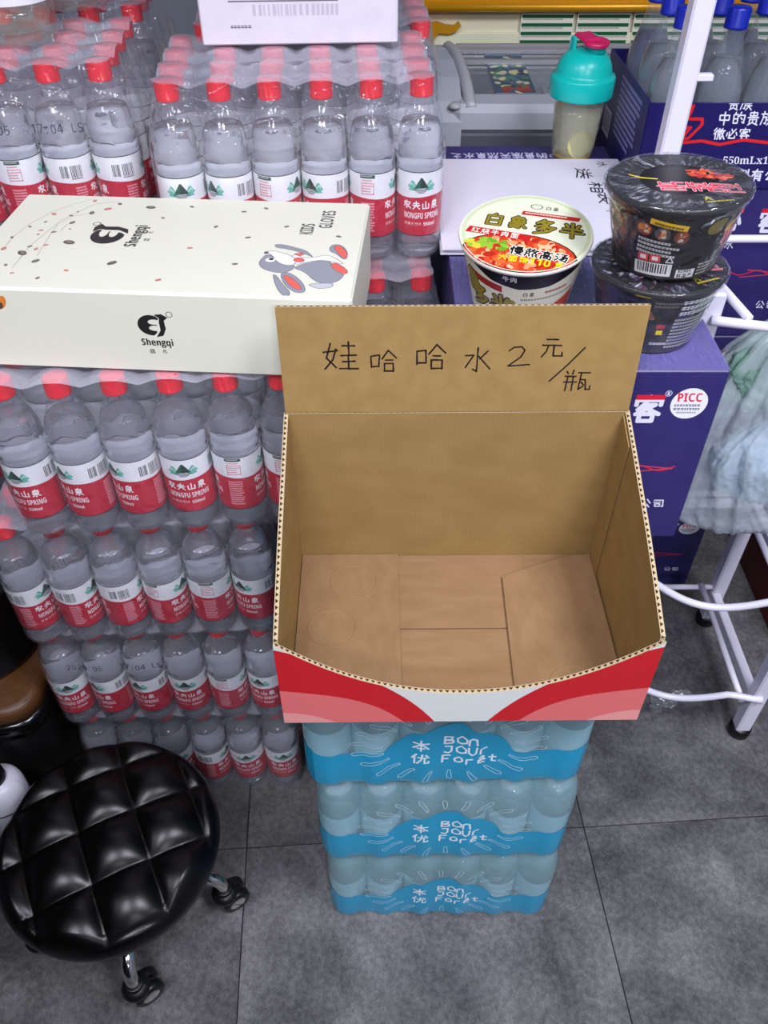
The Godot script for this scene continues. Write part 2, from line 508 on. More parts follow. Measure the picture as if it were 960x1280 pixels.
func board_image(w: int, h: int, base: Color, amount := 0.04, flute := 6.0, sd := 1) -> Image:
	var im := canvas(w, h)
	var n := FastNoiseLite.new()
	n.seed = sd
	n.frequency = 0.01
	n.fractal_octaves = 5
	for y in h:
		for x in w:
			var d := n.get_noise_2d(x, y) * amount + n.get_noise_2d(x * 17.0, y * 13.0 + 500) * amount * 0.45
			if flute > 0:
				d += sin(x * TAU / flute) * amount * 0.10
			im.set_pixel(x, y, Color(base.r + d, base.g + d, base.b + d * 0.9))
	return im

func make_materials():
	M.red_cap = mat(Color(0.86, 0.06, 0.13), 0.35)
	M.shell = pane(Color(0.86, 0.88, 0.96), 0.05, 0.06)
	M.water = mat(Color(0.97, 0.98, 1.0, 0.055), 0.0)
	M.water.refraction_enabled = true
	M.water.refraction_scale = 0.033
	M.film = pane(Color(0.88, 0.87, 0.95), 0.05, 0.06)
	M.film.normal_enabled = true
	M.film.normal_texture = noise_tex(0.02, 512, Color.BLACK, Color.WHITE, true, 5, 3)
	M.film.normal_scale = 1.4
	M.film_top = pane(Color(0.84, 0.84, 0.90), 0.32, 0.10)  # denser than the sides: doubled film plus ceiling reflection put into the opacity
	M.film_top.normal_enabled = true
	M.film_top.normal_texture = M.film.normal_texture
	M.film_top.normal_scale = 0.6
	M.label_in = mat(Color(0.93, 0.94, 0.96), 0.6)
	M.chrome = mat(Color(0.86, 0.86, 0.84), 0.12, 1.0)
	M.black_plastic = mat(Color(0.035, 0.035, 0.04), 0.4)
	M.white_paint = mat(Color(0.90, 0.89, 0.95), 0.32)
	M.card = printed(board_image(512, 512, Color(0.60, 0.49, 0.30), 0.032, 8.0, 4), 0.85, 0.3)
	M.card_base = printed(board_image(512, 512, Color(0.57, 0.45, 0.32), 0.032, 0.0, 9), 0.85, 0.3)
	var z := canvas(256, 32, Color(0.74, 0.67, 0.54))
	for k in 16:
		fill_poly(z, PackedVector2Array([Vector2(k * 16 + 2, 26), Vector2(k * 16 + 8, 6), Vector2(k * 16 + 14, 26)]), Color(0.20, 0.15, 0.09))
	M.flute = printed(z, 0.9, 0.2)
	M.flute.uv1_scale = Vector3(9, 1, 1)
	M.purple = mat(Color(0.195, 0.17, 0.41), 0.40)

# ------------------------------------------------------------------ room

func ceiling_lamp(at: Vector3, energy: float):
	var t := thing("ceiling_lamp", "square white LED panel mounted on the ceiling", "lamp", at, 0.0, "ceiling panels")
	part(t, "housing", bevel_box(Vector3(0.64, 0.035, 0.64), 0.006), mat(Color(0.9, 0.9, 0.9), 0.5), Vector3(0, 0.034, 0))
	var g := mat(Color(0.95, 0.95, 1.0), 0.5)
	g.emission_enabled = true
	g.emission = Color(0.94, 0.95, 1.0)
	g.emission_energy_multiplier = 3.0
	part(t, "diffuser", bevel_box(Vector3(0.6, 0.02, 0.6), 0.006), g, Vector3(0, 0.015, 0))
	var l := AreaLight3D.new()
	l.name = "light"
	l.area_size = Vector2(0.6, 0.6)
	l.light_energy = energy
	l.light_color = Color(0.95, 0.95, 1.0)
	l.shadow_enabled = true
	l.set("area_range", 12.0)
	t.add_child(l)
	l.position = Vector3(0, 0.010, 0)
	l.rotation_degrees = Vector3(-90, 0, 0)

func slab(called: String, lo: Vector3, hi: Vector3, m) -> MeshInstance3D:
	return structure(called, bevel_box(hi - lo, 0.001), m, Vector3((lo.x + hi.x) / 2, lo.y, (lo.z + hi.z) / 2))

func slate_image(sd: int) -> Image:
	var im := canvas(512, 512)
	var n := FastNoiseLite.new()
	n.seed = sd
	n.frequency = 0.005
	n.fractal_octaves = 6
	n.fractal_gain = 0.62
	var f := FastNoiseLite.new()
	f.seed = sd + 40
	f.frequency = 0.25
	for y in 512:
		for x in 512:
			var a := n.get_noise_2d(x + sin(y * 0.02 + sd) * 12.0, y * 1.3) * 0.17
			a += f.get_noise_2d(x, y) * 0.07 + f.get_noise_2d(x * 0.35 + 50, y * 0.35) * 0.08
			var s := n.get_noise_2d(x * 3.0 + 900, y * 0.9 + 300)
			if s > 0.25:
				a += (s - 0.25) * 0.10
			im.set_pixel(x, y, Color(0.36 + a, 0.36 + a, 0.362 + a * 0.96))
	return im

func room():
	var wallm := mat(Color(0.46, 0.48, 0.52), 0.8)
	slab("wall_back", Vector3(-4.2, 0, -2.36), Vector3(2.2, 2.75, -2.26), wallm)
	slab("wall_left", Vector3(-4.3, 0, -2.36), Vector3(-4.2, 2.75, 7.0), wallm)
	slab("wall_right", Vector3(2.2, 0, -2.36), Vector3(2.3, 2.75, 7.0), wallm)
	slab("wall_front", Vector3(-4.3, 0, 7.0), Vector3(2.3, 2.75, 7.1), wallm)
	slab("ceiling", Vector3(-4.3, 2.75, -2.36), Vector3(2.3, 2.85, 7.1), mat(Color(0.85, 0.85, 0.86), 0.8))
	var fl := slab("floor", Vector3(-4.3, -0.1, -2.36), Vector3(2.3, -0.007, 7.1), mat(Color(0.15, 0.15, 0.15), 0.9))
	var mats := []
	for k in 4:
		var m := printed(slate_image(11 + k * 7), 0.5, 0.4)
		m.uv1_scale = Vector3(1.64, 1.64, 1)
		m.uv1_offset = Vector3(0.5, 0.5, 0)
		m.roughness_texture = noise_tex(0.02, 256, Color(0.7, 0.7, 0.7), Color(1, 1, 1), false, 3 + k)
		m.roughness = 0.46
		mats.append(m)
	var s := 0.609
	var box := bevel_box(Vector3(s - 0.0014, 0.008, s - 0.0014), 0.0008)
	var y := deg_to_rad(SHOP_YAW)
	for i in range(-4, 4):
		for j in range(-3, 5):
			var a := (i + 0.5) * s
			var b := (j + 0.5) * s
			var at := Vector3(0.363 + a * cos(y) + b * sin(y), 0, -0.689 - a * sin(y) + b * cos(y))
			if absf(at.x) < 1.95 and at.z > -2.1 and at.z < 1.7:
				part(fl, "floor_tile", box, mats[posmod(i * 3 + j * 5 + i * j, 4)], at + Vector3(1.0, 0.1 - 0.008, -2.37), Vector3(0, SHOP_YAW + 90 * posmod(i + j * 2, 4), 0))

# ------------------------------------------------------------------ bottled water in film

func red_label_image() -> Image:
	var w := 1200
	var h := 512
	var im := canvas(w, h, Color(0.93, 0.94, 0.96))
	var red := Color(0.75, 0.03, 0.17)
	var white := Color(0.96, 0.95, 0.96)
	var split := 195.0
	var p := PackedVector2Array()
	for k in 61:
		p.append(Vector2(k * 20, split + sin(k * 20.0 / w * TAU * 2) * 8))
	p.append(Vector2(w, h))
	p.append(Vector2(0, h))
	fill_poly(im, p, red)
	rect(im, 0, 0, w, 7, Color(0.1, 0.1, 0.13))
	rect(im, 0, h - 7, w, 7, Color(0.2, 0.02, 0.05))
	for cx in [300.0, 900.0]:
		# mountain with its mint outline and the reflection under it
		var mint := Color(0.40, 0.74, 0.66)
		for s in [-1, 1]:
			fill_poly(im, PackedVector2Array([Vector2(cx + s * 30, 130), Vector2(cx + s * 62, 72), Vector2(cx + s * 80, 62), Vector2(cx + s * 98, 92), Vector2(cx + s * 118, 112), Vector2(cx + s * 96, 124), Vector2(cx + s * 108, 140), Vector2(cx + s * 60, 146)]), mint)
			line(im, [Vector2(cx + s * 50, 118), Vector2(cx + s * 84, 84), Vector2(cx + s * 92, 104)], 5, white)
		fill_poly(im, PackedVector2Array([Vector2(cx - 62, 128), Vector2(cx - 6, 44), Vector2(cx + 6, 44), Vector2(cx + 62, 124)]), Color(0.06, 0.22, 0.17))
		fill_poly(im, PackedVector2Array([Vector2(cx - 62, 128), Vector2(cx - 6, 44), Vector2(cx - 10, 124)]), Color(0.10, 0.38, 0.27))
		for k in 4:
			line(im, [Vector2(cx - 66 + k * 13, 135 + k * 9), Vector2(cx + 64 - k * 13, 133 + k * 9)], 5, Color(0.08, 0.25, 0.22))
		han(im, at2(cx - 158, 222, 76), "农夫山泉", white, 0.125, 1.05)
		latin(im, at2(cx - 150, 312, 66), "NONGFU SPRING", white, "Droid Sans", true, 0.60)
		han(im, at2(cx - 148, 396, 30), "饮用天然水", white, 0.07, 1.05)
		latin(im, at2(cx + 22, 394, 40), "550ml", white, "Droid Sans", true, 0.9)
	# table of contents on the first side, bar code on the other
	var cx2 := 600.0
	rect(im, cx2 - 62, 12, 124, 26, Color(0.10, 0.26, 0.20))
	small_print(im, cx2 - 54, 20, 108, 1, 14, white)
	for k in 6:
		small_print(im, cx2 - 48, 52 + k * 21, 96, 1, 16, Color(0.80, 0.16, 0.25))
	rect(im, cx2 - 50, 72, 4, 96, Color(0.82, 0.20, 0.28))
	rect(im, cx2 + 50, 72, 4, 96, Color(0.82, 0.20, 0.28))
	small_print(im, cx2 - 56, 232, 112, 11, 22, Color(0.93, 0.72, 0.75))
	bars(im, 10, 62, 90, 92, Color(0.10, 0.12, 0.12), 3)
	bars(im, 1130, 62, 66, 92, Color(0.10, 0.12, 0.12), 3)
	small_print(im, 8, 160, 90, 1, 16, Color(0.1, 0.1, 0.1))
	small_print(im, 20, 232, 90, 11, 22, Color(0.93, 0.72, 0.75))
	return im

var label_mesh: ArrayMesh
var pack_parts := {}

func bottle_meshes():
	# 550 ml bottle: ribbed foot, straight label, shoulder with a raised zigzag, sloping neck
	var prof := []
	for p in [[0.0, 0.006], [0.016, 0.004], [0.0255, 0.0], [0.0300, 0.002], [0.0316, 0.007], [0.0306, 0.0115], [0.0317, 0.016], [0.0306, 0.0205], [0.0317, 0.025], [0.0309, 0.0295], [0.0316, 0.032], [0.0303, 0.040], [0.0303, 0.075], [0.0303, 0.110], [0.0316, 0.1195], [0.0320, 0.1215], [0.0308, 0.125], [0.0319, 0.1285], [0.0309, 0.132], [0.0319, 0.1355], [0.0310, 0.139], [0.0318, 0.1425], [0.0311, 0.146], [0.0312, 0.151], [0.0301, 0.158], [0.0286, 0.165], [0.0266, 0.171], [0.0242, 0.177], [0.0215, 0.183], [0.0186, 0.189], [0.0160, 0.195], [0.0146, 0.2005], [0.0140, 0.204], [0.0136, 0.207]]:
		prof.append(Vector2(p[0], p[1]))
	var emboss := func(an, y, r):
		if y > 0.124 and y < 0.156:
			return r - 0.0016 * absf(fposmod(an / TAU * 7.0 + (y - 0.124) * 22.0, 1.0) * 2.0 - 1.0)
		return r
	pack_parts.shell = lathe(prof, 28, emboss)
	var wat := []
	for p in prof:
		if p.y < 0.175 and p.y > 0.0:
			wat.append(Vector2(maxf(p.x - 0.0007, 0), p.y + 0.0006))
	wat.insert(0, Vector2(0, 0.0066))
	wat.insert(0, Vector2(0, 0.0066))
	wat.append(Vector2(0.0250, 0.1735))
	wat.append(Vector2(0.0, 0.1735))
	wat = wat.slice(1)
	pack_parts.water = lathe(wat, 28, emboss)
	pack_parts.cap = lathe([Vector2(0.0136, 0.2035), Vector2(0.0149, 0.2035), Vector2(0.0152, 0.2045), Vector2(0.0152, 0.2065), Vector2(0.0149, 0.2070), Vector2(0.0149, 0.2230), Vector2(0.0146, 0.2250), Vector2(0.0134, 0.2262), Vector2(0.0, 0.2264)], 56, func(an, y, r): return r + (0.0004 * signf(sin(an * 28.0)) if y > 0.207 and y < 0.2235 else 0.0))
	# label: outside printed, inside plain white
	var am := ArrayMesh.new()
	for k in 2:
		# the inside follows the ribs of the bottle
		var g := grid(36, 1 if k == 0 else 24, func(a, b):
			var r := 0.0323 if k == 0 else 0.0314 + 0.0007 * cos(b * TAU * 6.0)
			return Vector3(r * cos(a * TAU), 0.033 + b * 0.086, r * sin(a * TAU)), func(a, b): return Vector2(1.0 - a, 1.0 - b))
		am.add_surface_from_arrays(Mesh.PRIMITIVE_TRIANGLES, g.surface_get_arrays(0))
	label_mesh = am
	M.red_label = printed(red_label_image(), 0.35)

# outline of the film round nx x nz bottles at one level; walks once round
func film_outline(nx: int, nz: int, d: float, r: float, dip: float, per := 8) -> Array:
	var out := []
	var hx := (nx - 1) * d / 2
	var hz := (nz - 1) * d / 2
	var sides := [[Vector2(-hx, hz), Vector2(hx, hz), nx, Vector2(0, 1)], [Vector2(hx, hz), Vector2(hx, -hz), nz, Vector2(1, 0)], [Vector2(hx, -hz), Vector2(-hx, -hz), nx, Vector2(0, -1)], [Vector2(-hx, -hz), Vector2(-hx, hz), nz, Vector2(-1, 0)]]
	for s in 4:
		var a: Vector2 = sides[s][0]
		var b: Vector2 = sides[s][1]
		var n: int = sides[s][2]
		var o: Vector2 = sides[s][3]
		var steps := (n - 1) * per
		for k in steps + 1:
			var t := float(k) / steps
			var ph := fposmod(t * (n - 1), 1.0)
			var dx := minf(ph, 1.0 - ph) * d
			var off := maxf(sqrt(maxf(r * r - dx * dx, 0.0)), r * dip)
			out.append(a.lerp(b, t) + o * off)
		var o2: Vector2 = sides[(s + 1) % 4][3]
		for k in range(1, 5):
			out.append(b + (o * cos(k * PI / 10) + o2 * sin(k * PI / 10)) * r)
	out.append(out[0])
	return out

func film_side(nx: int, nz: int, d: float, levels: Array, dip: float, top_fn: Callable) -> ArrayMesh:
	var rings := []
	var n := levels.size() - 1
	for l in levels:
		rings.append(film_outline(nx, nz, d, l[1], lerpf(dip, 0.97, l[2])))
	var m: int = rings[0].size() - 1
	return grid(m, n, func(a, b):
		var j := roundi(b * n)
		var i := roundi(a * m)
		var p: Vector2 = rings[j][i]
		var y: float = levels[j][0]
		var c := p.normalized() * noise.get_noise_3d(p.x * 900, y * 500, p.y * 900) * 0.0008
		if j == n:
			y = top_fn.call(p.x, p.y)
		return Vector3(p.x + c.x, y, p.y + c.y),
		func(a, b): return Vector2(a * 6.0, b * 1.2))

func film_top_fn(nx: int, nz: int, d: float, capr: float, top: float, sag: float) -> Callable:
	return func(x: float, z: float) -> float:
		var gx := clampf(roundf(x / d + (nx - 1) / 2.0), 0, nx - 1)
		var gz := clampf(roundf(z / d + (nz - 1) / 2.0), 0, nz - 1)
		var c := Vector2((gx - (nx - 1) / 2.0) * d, (gz - (nz - 1) / 2.0) * d)
		var q := Vector2(x, z).distance_to(c)
		return top - sag * smoothstep(capr * 0.9, d * 0.62, q) + noise.get_noise_2d(x * 700, z * 700) * 0.0012 * smoothstep(capr * 0.8, capr * 1.3, q)

func film_top(nx: int, nz: int, d: float, capr: float, fn: Callable) -> ArrayMesh:
	var hx := (nx - 1) * d / 2
	var hz := (nz - 1) * d / 2
	return grid(nx * 9, nz * 9, func(a, b):
		var x := lerpf(-hx - capr, hx + capr, a)
		var z := lerpf(-hz - capr, hz + capr, b)
		var e := Vector2(maxf(absf(x) - hx, 0), maxf(absf(z) - hz, 0))
		if e.x > 0 and e.y > 0:
			var big := maxf(e.x, e.y)
			var k := big / e.length()
			x = signf(x) * (hx + e.x * k)
			z = signf(z) * (hz + e.y * k)
		return Vector3(x, fn.call(x, z), z),
		func(a, b): return Vector2(a * 2.5, b * 1.7), false)

const PACK_D := 0.0645

# one pack of water: 6 across, nz deep; turns gives the turn of each front bottle
func red_pack(label: String, at: Vector3, yaw: float, turns: Array, nz := 4, d := PACK_D) -> Node3D:
	var t := thing("bottled_water_pack", label, "water pack", at, yaw, "shrink-wrapped packs of red-capped water")
	for iz in nz:
		for ix in 6:
			var b := part(t, "bottle", pack_parts.shell, M.shell, Vector3((ix - 2.5) * d, 0.0008, ((nz - 1) / 2.0 - iz) * d))
			b.rotation_degrees.y = turns[ix] if iz == 0 and ix < turns.size() else rng.randf_range(-180, 180)
			# bottles lean in a little at the neck under the tight film
			b.rotation_degrees.z = (ix - 2.5) * 0.12
			b.rotation_degrees.x = -(iz - (nz - 1) / 2.0) * -0.12
			var slim := (d / 2 - 0.0007) / 0.0323
			b.scale = Vector3(slim, 1, slim)
			if iz == 0:
				part(b, "water", pack_parts.water, M.water)
			part(b, "label", label_mesh, [M.red_label, M.label_in])
			part(b, "cap", pack_parts.cap, M.red_cap)
	var key := "film%d_%d" % [nz, roundi(d * 10000)]
	if not pack_parts.has(key):
		var fn := film_top_fn(6, nz, d, 0.0155, 0.2272, 0.008)
		var lv := [[0.0003, 0.0305, 0.0], [0.003, 0.0322, 0.0], [0.010, 0.0329, 0.0], [0.05, 0.0330, 0.0], [0.10, 0.0330, 0.0], [0.135, 0.0329, 0.15], [0.155, 0.0318, 0.3], [0.175, 0.0272, 0.45], [0.195, 0.0216, 0.7], [0.212, 0.0174, 0.9], [0.2255, 0.0155, 1.0]]
		pack_parts[key] = [film_side(6, nz, d, lv, 0.80, fn), film_top(6, nz, d, 0.0155, fn)]
	part(t, "shrink_film", pack_parts[key][0], M.film)
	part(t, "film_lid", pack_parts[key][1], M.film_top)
	return t

# date stamp printed on the film over the shoulders of the front bottles
func date_stamp(t: Node3D, nz: int, d: float, from: int, to: int):
	var im := canvas(1024, 80, Color(0.2, 0.2, 0.24, 0))
	latin(im, at2(10, -6, 92), "2024 05   17:04 LS", Color(0.16, 0.16, 0.20, 0.75), "Droid Sans Mono", false, 0.95)
	var m := printed(im, 0.4)
	m.transparency = BaseMaterial3D.TRANSPARENCY_ALPHA
	var lo := film_outline(6, nz, d, 0.0334, 0.84)
	var hi := film_outline(6, nz, d, 0.0318, 0.87)
	part(t, "date_stamp", grid(to - from, 1, func(a, b):
		var i := from + roundi(a * (to - from))
		var p: Vector2 = hi[i] if b > 0.5 else lo[i]
		return Vector3(p.x, 0.150 + b * 0.013, p.y), null, false), m)

func water_stacks():
	bottle_meshes()
	var fz := -0.763                                    # front of the first stack
	var mid := fz - 0.033 - PACK_D
	var bx := 0.228
	# front stack of four, its packs slightly out of line
	red_pack("red-capped water pack on the floor, lowest of the stack behind the black stool", Vector3(-0.350, 0, mid), 1.5, [0, -30, 20, -110, 5, 10], 3)
	var second := red_pack("red-capped water pack, second up in the stack behind the black stool", Vector3(-0.356, bx, mid), 2.0, [10, -35, -25, 0, 80, -20], 3)
	date_stamp(second, 3, PACK_D, 2, 22)
	red_pack("red-capped water pack, third up in the stack behind the black stool", Vector3(-0.354, bx * 2, mid), 3.5, [-115, -105, -85, 65, 90, -35], 3)
	red_pack("red-capped water pack right under the long cream carton", Vector3(-0.286, bx * 3, mid), 4.0, [-20, -42, -48, 0, 85, 75], 3)
	# stacks behind
	var b0 := Vector3(-0.115, 0, -1.185)
	for k in 4:
		var low: String = ["lowest", "second", "third", "fourth"][k]
		red_pack("red-capped water pack, %s from the floor under the pack that carries the white carton" % low, b0 + Vector3(0, k * bx, 0.062), SHOP_YAW, [0, 40, 80, -60, 20, 0])
	red_pack("red-capped water pack under the white carton, fifth of its stack", b0 + Vector3(0, bx * 4, 0), SHOP_YAW, [5, -45, 60, -40, 75, 0], 4, 0.0628)
	red_pack("red-capped water pack behind the one that carries the white carton", b0 + Vector3(0.006, bx * 4, -0.262), SHOP_YAW, [0, 0, 0, 0, 0, 0], 4, 0.0628)
	var c0 := Vector3(-0.525, 0, -1.210)
	for k in 4:
		var low: String = ["lowest", "second", "third", "fourth"][k]
		red_pack("red-capped water pack, %s from the floor under the pack with the clear jars" % low, c0 + Vector3(-0.02, k * 0.2305, 0), 4.0, [0, 40, 80, -60, 20, 0])
	date_stamp(red_pack("red-capped water pack with clear jars standing on it", c0 + Vector3(0, 0.2305 * 4, 0), 4.5, [30, 60, -70, 90, -80, -75]), 4, PACK_D, 18, 38)
	red_pack("red-capped water pack behind the one with clear jars", c0 + Vector3(-0.02, 0.2305 * 4, -0.285), 4.5, [0, 0, 0, 0, 0, 0])

# ------------------------------------------------------------------ turquoise packs

func blue_print_image() -> Image:
	var w := 1400
	var h := 640
	var cyan := Color(0.04, 0.62, 0.79, 1)
	var im := canvas(w, h, Color(cyan, 0))
	var p := PackedVector2Array([Vector2(0, h), Vector2(0, 330)])
	# band with a cloud in the middle
	for k in 71:
		var x := k * 20.0
		var q := (x - 700.0) / 330.0
		var c := 0.0
		if absf(q) < 1.0:
			c = pow(1.0 - q * q, 0.75) * 200.0 + maxf(0.0, 1.0 - pow((x - 690) / 130.0, 2)) * 45.0 + sin(q * 9.0) * 10.0
		p.append(Vector2(x, 350 + sin(x * 0.012) * 14 - c))
	p.append(Vector2(w, h))
	fill_poly(im, p, cyan)
	var white := Color(0.95, 0.98, 1.0, 1)
	# outlined fingers round the cloud
	for k in 22:
		var an := k * TAU / 22 + 0.1
		var dv := Vector2(cos(an) * 1.55, sin(an))
		var a := Vector2(700, 310) + dv * 225
		var l := 70.0 + 90.0 * absf(cos(an))
		var e := a + dv.normalized() * l
		var n := dv.normalized().orthogonal()
		line(im, [a - n * 6, a.lerp(e, 0.5) - n * 15, e - n * 13, e + dv.normalized() * 12, e + n * 13, a.lerp(e, 0.5) + n * 8, a + n * 6, a - n * 6], 3.0, white)
	han(im, at2(500, 230, 106), "本", white, 0.10)
	han(im, at2(500, 348, 106), "优", white, 0.10)
	# rounded hand-drawn letters: BON / JOUR / Foret with a cap on the e
	var L := {
		"B": [[0, 1, 0, 0, 0.6, 0.08, 0.55, 0.42, 0.05, 0.5, 0.7, 0.6, 0.65, 0.92, 0, 1]], "O": [[0.4, 0, 0.05, 0.3, 0.1, 0.8, 0.42, 1, 0.78, 0.75, 0.8, 0.3, 0.4, 0]], "N": [[0.05, 1, 0.05, 0.3, 0.3, 0.05, 0.6, 0.2, 0.7, 1]],
		"J": [[0.1, 0.05, 0.6, 0.05, 0.6, 0.75, 0.35, 1, 0.05, 0.85]], "U": [[0.05, 0, 0.08, 0.7, 0.35, 1, 0.65, 0.8, 0.7, 0]], "R": [[0.1, 1, 0.1, 0.35, 0.55, 0.25]],
		"F": [[0.05, 1, 0.05, 0, 0.65, 0], [0.05, 0.5, 0.5, 0.5]], "e": [[0.1, 0.62, 0.65, 0.55, 0.45, 0.3, 0.12, 0.5, 0.15, 0.9, 0.6, 0.95], [0.2, 0.16, 0.38, 0.02, 0.56, 0.16]], "t": [[0.3, 0.05, 0.3, 0.9, 0.6, 0.95], [0.05, 0.35, 0.6, 0.35]], "o": [[0.4, 0.25, 0.08, 0.5, 0.15, 0.9, 0.5, 0.98, 0.72, 0.7, 0.65, 0.35, 0.4, 0.25]],
	}
	var rows := [["BON", 676, 226], ["JOUR", 676, 310], ["FoRet", 668, 394]]
	for r in rows:
		var x: float = r[1]
		for ch in r[0]:
			for s in L[ch]:
				var pts := []
				for k in range(0, s.size(), 2):
					pts.append(Vector2(x + s[k] * 66, r[2] + s[k + 1] * 62))
				line(im, pts, 11, white)
			x += 62 if ch != "t" else 50
	return im

func blue_stack():
	var prof := []
	for p in [[0.0, 0.005], [0.018, 0.003], [0.025, 0.0], [0.0285, 0.003], [0.0298, 0.010], [0.0290, 0.03], [0.0298, 0.05], [0.0298, 0.125], [0.0290, 0.145], [0.0270, 0.160], [0.0236, 0.174], [0.0188, 0.185], [0.0142, 0.191], [0.0128, 0.194]]:
		prof.append(Vector2(p[0], p[1]))
	var shell := lathe(prof, 24)
	var wat := [Vector2(0, 0.006)]
	for p in prof:
		if p.y < 0.172 and p.y > 0.004:
			wat.append(Vector2(p.x - 0.0008, p.y))
	wat.append(Vector2(0.023, 0.170))
	wat.append(Vector2(0, 0.170))
	var water := lathe(wat, 24)
	var cap := lathe([Vector2(0.0128, 0.192), Vector2(0.0146, 0.192), Vector2(0.0148, 0.206), Vector2(0.0138, 0.2085), Vector2(0, 0.2087)], 24)
	var lab := lathe([Vector2(0.0302, 0.055), Vector2(0.0302, 0.118)], 24)
	M.blue_shell = pane(Color(0.72, 0.88, 0.92), 0.13, 0.06)
	M.white_cap = mat(Color(0.85, 0.90, 0.92), 0.4)
	M.pale_label = mat(Color(0.66, 0.82, 0.87), 0.5)
	M.blue_film = pane(Color(0.62, 0.83, 0.88), 0.36, 0.09)
	M.blue_film.normal_enabled = true
	M.blue_film.normal_texture = M.film.normal_texture
	M.blue_film.normal_scale = 0.4
	var pm := printed(blue_print_image(), 0.3)
	pm.transparency = BaseMaterial3D.TRANSPARENCY_ALPHA
	M.cyan_band = pane(Color(0.04, 0.62, 0.79), 0.94, 0.25)
	var d := 0.0605
	var nz := 4
	var fn := film_top_fn(6, nz, d, 0.0155, 0.2095, 0.006)
	var lv := [[0.0003, 0.0285, 0.0], [0.004, 0.0302, 0.0], [0.012, 0.0307, 0.0], [0.06, 0.0308, 0.1], [0.12, 0.0308, 0.25], [0.150, 0.0302, 0.35], [0.170, 0.0280, 0.5], [0.186, 0.0240, 0.65], [0.199, 0.0190, 0.85], [0.2085, 0.0155, 1.0]]
	var side := film_side(6, nz, d, lv, 0.84, fn)
	var top := film_top(6, nz, d, 0.0155, fn)
	# the print sits on the film: the front carries the lettering, the other sides a plain band
	var levels := [0.0025, 0.010, 0.05, 0.09, 0.12, 0.150, 0.163]
	var rad := [0.0297, 0.0310, 0.0313, 0.0313, 0.0313, 0.0308, 0.0298]
	var dips := [0.84, 0.84, 0.85, 0.86, 0.88, 0.9, 0.91]
	var per := 8
	var steps := 5 * per
	var rings := []
	for k in levels.size():
		rings.append(film_outline(6, nz, d, rad[k], dips[k], per))
	var total: int = rings[0].size() - 1
	var front := grid(steps + 4, 6, func(a, b):
		var i := roundi(a * (steps + 4)) - 2
		var j := roundi(b * 6)
		var q: Vector2 = rings[j][i if i >= 0 else total + i]
		return Vector3(q.x, levels[j], q.y), func(a, b): return Vector2(a, 1.0 - (levels[roundi(b * 6)] - 0.0025) / 0.1605), false)
	var rest := grid(total - steps - 4, 3, func(a, b):
		var i := roundi(a * (total - steps - 4)) + steps + 2
		var j := roundi(b * 3)
		var q: Vector2 = rings[j][i]
		return Vector3(q.x, [0.0025, 0.010, 0.05, 0.078][j], q.y), null, false)
	var where := ["standing on the floor, lowest of the turquoise stack", "in the middle of the turquoise stack", "topmost, right under the open box"]
	for k in 3:
		var t := thing("turquoise_water_pack", "turquoise shrink-wrapped water pack with white lettering, " + where[k], "water pack", Vector3([0.092, 0.086, 0.078][k], k * 0.2225, -0.534 - 0.0312 - 1.5 * d), [0.0, 0.6, 1.2][k], "turquoise water packs")
		t.scale.y = 1.058
		for iz in nz:
			for ix in 6:
				var b := part(t, "bottle", shell, M.blue_shell, Vector3((ix - 2.5) * d, 0.0008, ((nz - 1) / 2.0 - iz) * d))
				if iz == 0:
					part(b, "water", water, M.water)
				part(b, "cap", cap, M.white_cap)
				part(b, "label", lab, M.pale_label)
		part(t, "shrink_film", side, M.blue_film)
		part(t, "film_lid", top, M.blue_film)
		part(t, "printed_band", front, pm)
		part(t, "plain_band", rest, M.cyan_band)

# ------------------------------------------------------------------ open carton with the price

